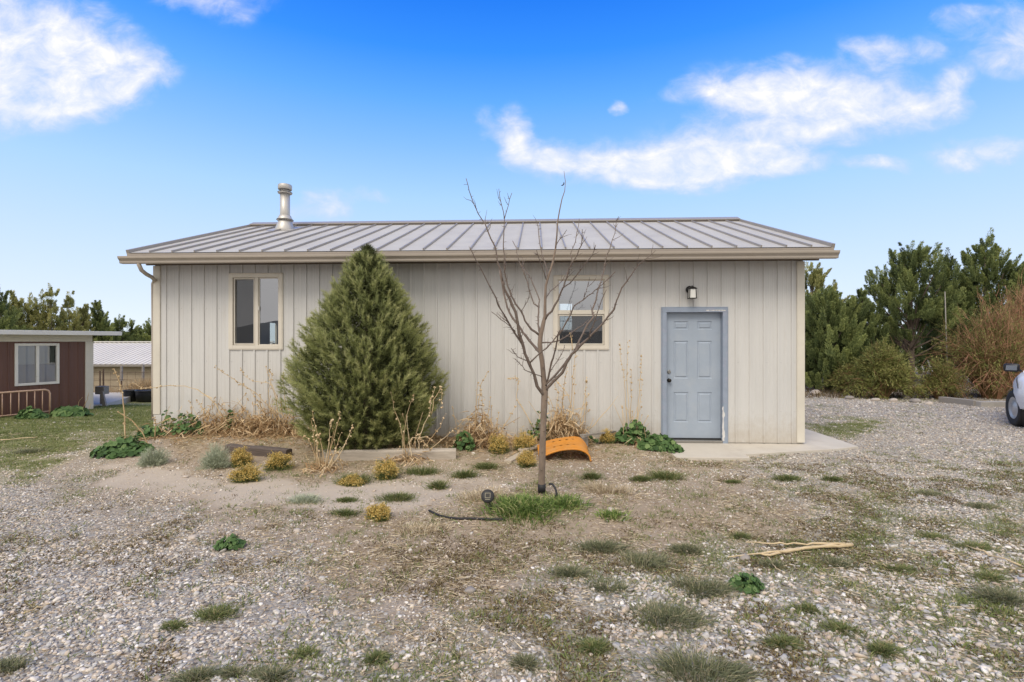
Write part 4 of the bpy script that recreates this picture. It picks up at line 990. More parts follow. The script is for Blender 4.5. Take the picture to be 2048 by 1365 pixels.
for px, py, w_, h, lab in (
    (430,1232,40,.05,'bright green weed patch alone in the left gravel'),
    (345,1255,26,.035,'pale green weed patch just left of the bright green patch'),
    (1690,1262,34,.05,'leafy green weed in the pebbles below the split stick'),
    (1765,1305,36,.05,'leafy green weed between the pebbles near the lower right corner'),
    (1620,1222,24,.045,'small leafy weed left of the lower right weeds'),
    (1560,1290,28,.05,'sparse weed tuft among large pebbles at the lower right'),
    (1185,1300,26,.055,'yellow green weed tuft standing in mossy pebbles'),
    (1860,1075,40,.04,'flat green weed mat on the drive edge right of the stick'),
    (1945,1095,44,.045,'broad green weed mat near the right edge'),
    (1800,1140,30,.045,'green weed below the thick end of the long stick'),
    (1985,1160,30,.045,'weed tuft beside the thin stick at the right edge'),
    (610,1310,28,.035,'low olive weed in the lower left middle'),
    (750,1320,24,.05,'brownish green weed at the bottom left of the middle'),
    (1480,1075,18,.05,'small upright weed left of the upper stick end')):
    bunch(px, py, w_, h, lab, 'weed', 200, 'weed', 'weed', 'green weeds in the gravel', 1.0)
for px, py, w_, h, lab in (
    (708,966,30,.13,'dark green sprouting plant left of the yellow brush in front of the pine'),
    (845,948,34,.12,'dark green sprouting plant in front of the pale timber end'),
    (930,955,20,.10,'small green sprout right of the timber end'),
    (972,938,20,.11,'small green sprout below the yellow brush near the tree'),
    (793,1000,34,.09,'spreading green sprout on the dirt path below the pine'),
    (692,1003,18,.06,'tiny green sprout on the path beside the lone sage'),
    (875,978,12,.10,'single thin green sprout left of the round solar light'),
    (1182,958,13,.12,'narrow upright green sprout right of the tree trunk'),
    (1330,958,28,.11,'dark green sprout below the doorstep plants'),
    (1283,962,15,.08,'small green sprout left of the sprout below the doorstep'),
    (1573,960,24,.08,'wide dark green sprout in front of the concrete corner'),
    (1465,966,13,.06,'small sprout in the dirt left of the wide sprout'),
    (1665,962,15,.07,'small sprout in the gravel right of the wide sprout'),
    (690,1030,20,.08,'green sprout beside the lone yellow brush')):
    bunch(px, py, w_, h, lab, 'lush' if 0 else 'weed', 240, 'green_sprout', 'plant', 'dark green sprouts along the bed and path', .6, .36, .5, 2.0)
# thick green grass around the tree
for px, py, w_, h, n_, lab in ((1048,1022,62,.17,560,'lush bright green grass clump round the foot of the bare tree'), (1130,1012,36,.11,220,'smaller green grass clump right of the bare tree trunk'), (1225,1035,26,.08,130,'thin green grass wisps at the mound edge right of the tree')):
    bunch(px, py, w_, h, lab, 'lush', n_, 'grass_clump', 'grass clump', 'green grass round the bare tree', .55, .45, .75, 1.7, 1.9)
for px, py, w_, h, lab in ((960,1000,46,.12,'dry straw grass behind the round solar light'), (1215,985,44,.13,'dry straw grass tuft right of the bare tree'), (830,1065,60,.06,'dry straw grass below the black hose'), (610,1005,26,.10,'pale grey green sage sprig alone on the dirt path')):
    bunch(px, py, w_, h, lab, 'sage' if 'sage' in lab else 'straw', 170, 'dry_grass' if 'dry' in lab else 'sage_sprig', 'dry grass' if 'dry' in lab else 'sage', None, .6, .6)

# ================================================================ leafy mallow plants
def leaf_disc(c, nrm, r, rs):
    k = 11; nrm = unit(nrm); s = unit(np.cross(nrm, rs.normal(size=3))); t = np.cross(nrm, s)
    V = [c - nrm*r*.12]
    for j in range(k):
        a = 2*PI*j/k; q = r*(1.0 if j % 2 == 0 else .84)*(.62 if j == 0 else 1)
        V.append(c + (s*math.cos(a)+t*math.sin(a))*q + nrm*r*.16*math.sin(a*2.5+rs.rand()))
    Fc = [(0, 1+j, 1+(j+1) % k) for j in range(k)]
    return V, Fc
def mallow(px, py, wpx, hm, n, label, seed, dy=0.0, rr=(.026,.052), flat=.55, group='green mallow plants along the bed'):
    x, y, z = gp(px, py); y = inyard(px, y, .16+wpx/F*y*flat*.6); x = (px-CX)/F*y; z = float(gh(x, y)); R0 = wpx/F*y; rs = np.random.RandomState(seed)
    o = thing('mallow_plant', label, 'plant', (x, y, z), 0, group)
    Vs, Fs, Ts = [], [], []; m = MB()
    for _ in range(int(n*1.7)):
        a = rs.rand()*6.28; q = math.sqrt(rs.rand()); ex, ey = math.cos(a)*q*R0, math.sin(a)*q*R0*flat
        top = hm*(1-q**2*.75)*(.35+.75*rs.rand())
        c = np.array([ex, ey, float(gh(x+ex, y+ey))-z+max(.03, top)])
        nr = np.array([math.cos(a)*q*.7, math.sin(a)*q*.7-.35, .75])+rs.normal(size=3)*.32
        V, Fc = leaf_disc(c, nr, rr[0]+rs.rand()*(rr[1]-rr[0]), rs); b = len(Vs); Vs += V; Fs += [tuple(b+i for i in f) for f in Fc]; tn = min(1, max(0, .45+rs.normal()*.28)); Ts += [tn]*len(V)
        if rs.rand() < .5: m.tube([(ex*.45, ey*.45, -.01), (ex*.8, ey*.8, c[2]*.7), tuple(c)], .0035, 3, False)
    mesh3('leaves', (np.array(Vs), np.array(Fs), np.array(Ts)), M['holly'], o)
    s = m.build('stems', M['holly'], o)
    return o
mallow(245,905,58,.20,170,'big dark green mallow mound at the left end of the bed',1)
mallow(300,878,30,.22,70,'dark green mallow behind the grey sage clump at the corner',2)
mallow(375,872,34,.38,60,'taller mallow against the wall left of the dry stalk heap',3)
mallow(335,862,20,.40,26,'thin mallow at the outbuilding corner below the downspout',4)
mallow(455,852,16,.42,16,'few round mallow leaves against the wall under the left window',5)
mallow(928,900,22,.26,36,'small mallow at the pale timber end beside the dry stalks',6)
mallow(1080,872,26,.46,46,'mallow behind the bare trunk against the wall',7)
mallow(1180,868,14,.14,12,'tiny mallow behind the orange plastic arch',8)
mallow(1268,878,38,.36,150,'leafy mallow left of the doorstep with tall dry stems',9)
mallow(1322,900,46,.22,150,'low mallow spilling over the doorstep concrete',10)
for px, py, w_, lab, s_ in ((140,832,38,'low green plant at the foot of the brown shed corner',11),(62,838,26,'low green plant in front of the peach metal rack',12)):
    mallow(px, py, w_, .22, 70, lab, s_, 0, (.05,.10), .5, 'green plants below the brown shed')
mallow(460,1096,30,.10,85,'dark green leafy weed alone in the left foreground gravel',13,0,(.011,.024),.7,'leafy foreground weeds')
mallow(1493,1180,34,.11,90,'leafy yellow green weed in the pebbles right of the broad tuft',14,0,(.011,.026),.7,'leafy foreground weeds')

# ================================================================ dry stalks
def stalks(px, py, dy, specs, label, seed, r=.0075, leaves=0, heads=True, group='dry hollyhock stalks along the wall', hw=.22, lh=.35, extra=0):
    """specs: photo polylines of single stalks; leaves: number of curled dead leaves at the foot"""
    x, y, z = gp(px, py); y = inyard(px, y, .22); x = (px-CX)/F*y; z = float(gh(x, y)); rs = np.random.RandomState(seed)
    o = thing('dry_stalks', label, 'dry stalks', (x, y, z), 0, group); m = MB(); T = []; hv = []
    for k, poly in enumerate(specs):
        yo = y + rs.normal()*.05; yt = min(yo + rs.normal()*.10, inyard(px, 99, .04)); N = len(poly); pts = []
        for i, (a, b) in enumerate(poly):
            q = at(a, b, yo+(yt-yo)*i/max(1, N-1)); pts.append(Vector(q)-Vector((x, y, z)))
        # resample with a slight wobble
        dense = []
        for a, b in zip(pts[:-1], pts[1:]):
            for t in (0, .33, .66): dense.append(a.lerp(b, t)+Vector(rs.normal(size=3)*.004))
        dense.append(pts[-1]); n0 = len(m.v); rad = [r*(1-.62*i/(len(dense)-1))*(.8+.4*rs.rand()) for i in range(len(dense))]
        m.tube(dense, [q*1.2 for q in rad], 5); T += [min(1, max(0, .6+rs.normal()*.25))]*(len(m.v)-n0)
        if heads and len(dense) > 4 and (len(poly) > 2):
            for i in range(int(len(dense)*.5), len(dense)):
                for _ in range(2):
                    if rs.rand() < .8: hv.append(np.array(dense[i])+rs.normal(size=3)*.011)
    for _ in range(extra):                            # short broken stems between the tall ones
        n0 = len(m.v); bx, by = rs.normal()*hw*.8, rs.normal()*.07; L_ = .18+.5*rs.rand()**1.6; dx_, dy_ = rs.normal()*.3, rs.normal()*.14; bz = float(gh(x+bx, y+by))-z
        top = Vector((bx+dx_*L_, min(by+dy_*L_, inyard(px, 99, .05)-y), bz+L_)); m.tube([(bx, by, bz-.02), (bx+dx_*L_*.4+rs.normal()*.012, by+dy_*L_*.3, bz+L_*.5), tuple(top)], [.0055, .0045, .003], 4); T += [min(1, max(0, .6+rs.normal()*.25))]*(len(m.v)-n0)
        if rs.rand() < .5: hv.append(np.array(top)); hv.append(np.array(top)*.96)
    if hv:
        V0, F0 = ico(0)
        for h_ in hv:
            s_ = .007+.010*rs.rand(); b0 = len(m.v); m.v += [tuple(h_+q*s_*(.8+.4*rs.rand())) for q in V0]; m.f += [tuple(b0+int(i) for i in f) for f in F0]; T += [(.3+rs.rand()*.65)]*12
    me = bpy.data.meshes.new('stems'); me.from_pydata(m.v, [], m.f); a = me.attributes.new('tone','FLOAT','POINT'); a.data.foreach_set('value', np.array(T, np.float32)); link('stems', me, M['stalk'], o, True)
    if leaves:
        n = int(leaves*3.2); px_ = rs.normal(size=n)*hw; pz = np.abs(rs.normal(size=n))*lh*.45*np.exp(-np.abs(px_)/hw*.4); py_ = np.minimum(rs.normal(size=n)*.13, inyard(px, 99, .05)-y)
        P = np.stack([px_, py_, gh(x+px_, y+py_)-z+.01+pz], 1); d = rs.normal(size=(n,3))*np.array([1,.6,.6])+np.array([0,-.2,-.5])
        mesh3('dead_leaves', blades(P, d, .07+.13*rs.rand(n), .010+.016*rs.rand(n), rs, rs.rand(n), .6), M['deadleaf'], o)
    return o
stalks(252,893,0,[[(252,893),(250,840),(245,790),(238,762),(228,738)],[(300,895),(285,865),(262,840),(236,824)],[(310,880),(311,850),(308,835)],[(252,890),(249,850),(247,845)]], 'tall single pale dry stalk standing on the left mallow mound', 31, .009)
stalks(450,860,.15,[[(447,840),(432,810),(410,790),(395,780),(370,773),(340,771),(312,775),(285,777),(270,768),(262,767)],[(437,848),(420,830),(402,813),(396,802)],[(415,878),(412,840),(404,815)],[(400,878),(392,850),(385,832),(372,822)],[(350,880),(355,860),(360,840)],[(375,890),(430,873),(480,862),(540,858)]], 'arching dry stalk leaning left from the dead leaf heap under the left window', 32, .007, 480, True, hw=.62, lh=.5, extra=26)
stalks(535,868,.1,[[(560,850),(535,810),(510,785),(475,763),(445,745),(433,734)],[(570,850),(556,800),(545,770),(532,765),(505,763),(487,750),(481,737)],[(560,855),(552,800),(540,760),(532,735)],[(575,850),(570,800),(566,760),(567,747)],[(545,860),(530,830),(515,800),(500,780),(480,770)],[(530,865),(522,830),(520,790)],[(548,860),(540,820),(537,780),(545,750),(538,740)],[(562,862),(580,830),(575,800)],[(520,870),(500,850),(470,842)],[(555,865),(540,835),(518,815),(505,805)],[(540,868),(527,845),(505,835)]], 'thick clump of dry stalks between the left window and the pine', 33, .006, 300, True, hw=.3, lh=.42, extra=60)
stalks(645,940,-.05,[[(645,945),(628,905),(618,880),(608,873)],[(640,945),(630,900),(627,870),(622,840)],[(648,945),(645,900),(636,870),(625,826)],[(650,945),(655,900),(660,860),(664,840)],[(650,945),(663,890),(675,850),(680,830),(679,824)],[(655,945),(672,900),(681,868)],[(690,950),(680,920),(668,882)],[(655,945),(682,905),(700,870),(706,849)],[(650,948),(700,941),(735,938)],[(640,950),(600,958),(560,961)],[(650,945),(668,910),(690,890)],[(644,945),(634,910),(632,880),(638,870)]], 'spray of pale cut dry stems in front of the pine base', 34, .006, 60, True, 'dry stems in front of the pine', .12, .1, extra=8)
stalks(818,918,0,[[(818,925),(808,890),(800,850),(788,815),(782,785)],[(806,880),(812,840),(820,810),(828,793)],[(838,905),(836,880),(848,850),(860,825),(862,800),(870,775)],[(862,830),(868,800),(882,775),(884,790),(885,815)],[(845,905),(860,880),(880,855),(890,830)],[(838,908),(838,872)],[(840,905),(862,902),(838,870)],[(825,920),(818,885),(825,876),(850,875),(862,878)],[(845,910),(885,880),(905,862)],[(835,908),(828,890),(834,872)],[(842,908),(850,890),(838,872)]], 'branching dry stems over the pale timber at the pine right side', 35, .006, 90, True, 'dry stems in front of the pine', .14, .12, extra=10)
stalks(958,893,.25,[[(950,890),(952,850),(958,800),(962,770),(975,745)],[(945,890),(950,850),(953,800),(955,770)],[(970,890),(968,850),(966,810),(962,780)],[(965,890),(972,850),(978,820),(981,795)],[(975,885),(978,850),(976,830)],[(955,890),(958,855),(945,828),(918,850),(905,862)],[(985,890),(990,860),(998,826)],[(978,915),(968,880),(962,860)],[(940,880),(925,865),(938,840)],[(1000,870),(1010,850),(1030,815)],[(970,880),(1000,858),(1040,835)]], 'dry hollyhock stalk clump with drooping leaves between pine and bare tree', 36, .007, 330, True, hw=.22, lh=.6, extra=36)
stalks(1072,868,.45,[[(1070,860),(1052,830),(1040,810),(1032,795),(1036,770),(1038,762),(1030,755),(1018,757)],[(1068,862),(1046,815),(1034,800)]], 'single hooked dry stalk left of the bare trunk', 37, .006)
stalks(1125,872,.3,[[(1120,870),(1122,830),(1126,790),(1130,755),(1134,735)],[(1138,868),(1140,820),(1145,780),(1148,740),(1150,715),(1150,700)],[(1146,868),(1148,820),(1148,770),(1152,730)],[(1110,865),(1112,820),(1116,785),(1109,770)],[(1158,870),(1163,830),(1170,790),(1172,765),(1174,757)],[(1135,868),(1145,820),(1135,790),(1120,770),(1112,762)],[(1163,868),(1170,820),(1172,795),(1178,788)],[(1115,868),(1112,830),(1100,800),(1094,788)],[(1130,870),(1128,820),(1124,800)],[(1120,868),(1135,845),(1150,860)],[(1145,700),(1143,680),(1141,668)]], 'tall dry stalk clump behind the orange arch right of the trunk', 38, .0065, 420, True, hw=.2, lh=.62, extra=60)
stalks(1240,858,.3,[[(1180,858),(1205,830),(1225,808),(1236,792)]], 'lone thin dry stem leaning right under the right window', 39, .006, 0, False)
stalks(1258,870,.35,[[(1256,862),(1252,820),(1250,780),(1246,740),(1240,710),(1241,690)],[(1262,862),(1258,810),(1254,760),(1255,720),(1256,682)],[(1260,862),(1262,820),(1262,780),(1262,740)]], 'pair of slender dry hollyhock stems left of the blue door', 40, .006, 30, True, hw=.1, extra=8)
stalks(1275,873,.3,[[(1272,865),(1276,820),(1280,770),(1283,735),(1284,712)],[(1273,865),(1277,830),(1283,790),(1284,760)]], 'dry hollyhock stem nearest the blue door', 41, .006, 60, True, hw=.12, lh=.2, extra=10)
for px, py, pts, lab, s_ in ((170,822,[[(155,818),(158,803),(165,795)],[(167,815),(174,800),(178,785)],[(178,818),(182,808),(180,812)]], 'thin dry stems at the brown shed corner', 42),):
    stalks(px, py, 0, pts, lab, s_, .008, 0, False, None)
# tall tan grass behind the tubs
rs = np.random.RandomState(44); n = 1500; Yg = 17.6
xs_ = at(262,700,Yg)[0]+(rs.rand(n)**.8)*(at(330,700,Yg)[0]-at(262,700,Yg)[0]); ys_ = Yg+rs.normal(size=n)*.25
o = mesh3('tall_dry_grass', blades(np.stack([xs_, ys_, gh(xs_, ys_)-.02], 1), np.stack([rs.normal(size=n)*.16, rs.normal(size=n)*.16, np.ones(n)], 1), .55+.45*rs.rand(n), .012, rs, rs.rand(n)*.7, .3), M['stalk']); tag(o, 'tall tan dry grass standing behind the black stock tubs', 'dry grass')
n = 700; xs_ = at(198,700,17.9)[0]+rs.rand(n)*(at(262,700,17.9)[0]-at(198,700,17.9)[0]); ys_ = 17.9+rs.normal(size=n)*.15
o = mesh3('dry_brush', blades(np.stack([xs_, ys_, gh(xs_, ys_)-.02], 1), rs.normal(size=(n,3))*.5+np.array([0,0,.6]), .25+.45*rs.rand(n), .012, rs, rs.rand(n)*.45, .5), M['deadleaf']); tag(o, 'brown dead brush tangled in the wire fence', 'brush')

# ================================================================ sage and yellow brush
def dome(px, py, wpx, h, label, kind, seed, n=420, group=None):
    x, y, z = gp(px, py); r = wpx/F*y; rs = np.random.RandomState(seed); y = inyard(px, y+r*.4, .1+r*.8); x = (px-CX)/F*y; z = float(gh(x, y))
    o = thing('yellow_brush' if kind == 'yellow' else 'sagebrush', label, 'shrub', (x, y, z-.01), 0, group)
    a = rs.rand(n)*6.28; ph = np.arccos(1-rs.rand(n)*.93)
    d = np.stack([np.cos(a)*np.sin(ph), np.sin(a)*np.sin(ph), np.cos(ph)], 1)
    lob = .62+.55*fbm(a*1.3+seed, ph*2.6+seed*.7, 3)+.12*np.sin(a*3+seed); tip = d*np.array([r*1.1, r*.95, h*1.05])*(lob*(.62+.45*rs.rand(n)))[:, None]; tip[:, 2] = np.maximum(tip[:, 2], .015)
    base = tip*.12*np.array([1,1,0]); L = np.linalg.norm(tip-base, axis=1)
    cols = 'weed' if kind == 'yellow' else 'sage'
    g = [blades(base+ (tip-base)*.1, tip-base, L*.9, .0045, rs, np.clip(.45+rs.normal(size=n)*.2, 0, 1), .1)]
    k = 9; P = np.repeat(base+(tip-base)*.5, k, 0)+np.repeat(tip-base, k, 0)*(rs.rand(n*k, 1)*.45)
    g.append(needles(P, np.repeat(tip-base, k, 0)/np.repeat(L, k)[:, None]+rs.normal(size=(n*k,3))*.5, .028+.02*rs.rand(n*k), .0045, rs, np.clip(.5+rs.normal(size=n*k)*.25, 0, 1)))
    mesh3('foliage', cat(*g), M[cols], o)
    if kind == 'yellow':
        sel = (tip[:, 2] > h*.36+rs.normal(size=n)*h*.12); T_ = tip[sel]; k = 14; P = np.repeat(T_, k, 0)+rs.normal(size=(len(T_)*k, 3))*np.array([.014,.014,.012])
        mesh3('flower_tips', tri_leaves(P, rdir(len(P), rs)+np.array([0,0,.5]), .012+.01*rs.rand(len(P)), .008, rs, np.clip(.5+rs.normal(size=len(P))*.28, 0, 1)), M['yellow'], o)
    return o
GY_ = 'yellow brush tufts in the bed'
for px, py, w_, h, lab, s_ in (
    (480,935,22,.24,'yellow brush tuft touching the tall sage beside the dark timber',1),(555,942,29,.22,'yellow brush tuft left of the pine base',2),(493,965,30,.21,'yellow brush tuft in front of the other left ones',3),
    (775,960,26,.25,'yellow brush tuft in front of the pine base',4),(760,1042,24,.15,'lone yellow brush tuft out on the dirt below the pine',5),(998,908,23,.26,'yellow brush tuft beside the dry stalk clump near the tree',6),
    (1048,905,24,.30,'yellow brush tuft just left of the bare trunk near the wall',7),(1052,935,21,.20,'small yellow brush tuft at the plank end by the trunk',8),(1214,885,17,.22,'small yellow brush tuft against the wall right of the orange arch',9),
    (705,972,26,.10,'low faded yellow brush left of the pine front tuft',10)):
    dome(px, py, w_, h, lab, 'yellow', 100+s_, 420, GY_)
for px, py, w_, h, lab, s_ in ((305,934,33,.27,'pale grey green sagebrush at the left bed edge',1),(432,940,36,.38,'taller grey green sagebrush beside the dark timber',2)):
    dome(px, py, w_, h, lab, 'sage', 200+s_, 520, 'sagebrush at the left of the bed')

# ================================================================ cone shaped pine
def pine():
    yc = 7.72; xc = (735-CX)/F*yc; zb = float(gh(xc, yc)); rs = np.random.RandomState(77)
    o = thing('pine_tree', 'dense cone shaped young pine growing against the wall', 'tree', (xc, yc, zb))
    hz = np.array([0, .12, .28, .56, .84, 1.11, 1.39, 1.67, 1.95, 2.28, 2.64, 2.97, 3.12, 3.22])*.935
    hr = np.array([.74, .88, .99, 1.10, 1.19, 1.19, 1.14, 1.04, .88, .68, .48, .235, .12, .03])
    MB().tube([(0,0,-.1),(.02,0,1.2),(0,.01,2.4),(0,0,2.8)], [.085,.07,.035,.012], 9).build('trunk', M['jbark'], o, True)
    n = 3500
    z = np.interp(rs.rand(n), np.linspace(0, 1, 200), np.interp(np.linspace(0,1,200), np.cumsum(np.interp(np.linspace(0,2.86,200), hz, hr+.05))/np.sum(np.interp(np.linspace(0,2.86,200), hz, hr+.05)), np.linspace(0,2.86,200)))
    a = rs.rand(n)*6.28; lump = .90+.14*np.sin(a*4+z*3.1)*np.cos(z*4.2+a*2)+.08*np.sin(a*9+z*8)
    q = np.where(rs.rand(n) < .72, .90+.14*rs.rand(n), .5+.4*rs.rand(n))
    r = np.interp(z, hz, hr)*q*lump
    yfl = .93
    base = np.stack([np.cos(a)*r, np.sin(a)*r*yfl, z+.03], 1)
    up = np.interp(z, [0, .5, 2.2, 2.9], [.35, .75, 1.15, 2.2])
    d = unit(np.stack([np.cos(a), np.sin(a), up], 1)+rs.normal(size=(n,3))*.30)
    L = .14+.11*rs.rand(n); base = base - d*L[:, None]*.6
    tone = np.clip(.42+rs.normal(size=n)*.15+.2*(q > .97)-.22*(q < .85), 0, 1)  # inner shoots darker, outer ones lighter: crown shade put into the tone
    k = 62
    t = rs.rand(n*k)**.8; B = np.repeat(base, k, 0); Dd = np.repeat(d, k, 0); LL = np.repeat(L, k)
    P = B + Dd*(t*LL)[:, None]
    side = unit(np.cross(Dd, rdir(n*k, rs)))
    nd = unit(Dd*(.5+.8*t)[:, None] + side*.78)
    tt = np.clip(np.repeat(tone, k)+.42*(t-.5)+rs.normal(size=n*k)*.08+.35*(rs.rand(n*k) < .025), 0, 1)  # shoot ends lighter, bases darker: light and shade put into the tone
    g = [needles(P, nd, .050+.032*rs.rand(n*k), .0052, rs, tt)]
    # inner foliage, shade painted into its tone, so that the crown is not hollow
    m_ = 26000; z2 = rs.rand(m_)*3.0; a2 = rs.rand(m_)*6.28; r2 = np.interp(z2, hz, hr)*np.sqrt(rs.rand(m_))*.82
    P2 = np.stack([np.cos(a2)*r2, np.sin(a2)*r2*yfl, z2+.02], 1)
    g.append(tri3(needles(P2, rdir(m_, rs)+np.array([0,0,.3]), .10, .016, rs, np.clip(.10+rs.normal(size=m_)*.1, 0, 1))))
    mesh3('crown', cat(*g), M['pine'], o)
def tri3(g): return g
pine()

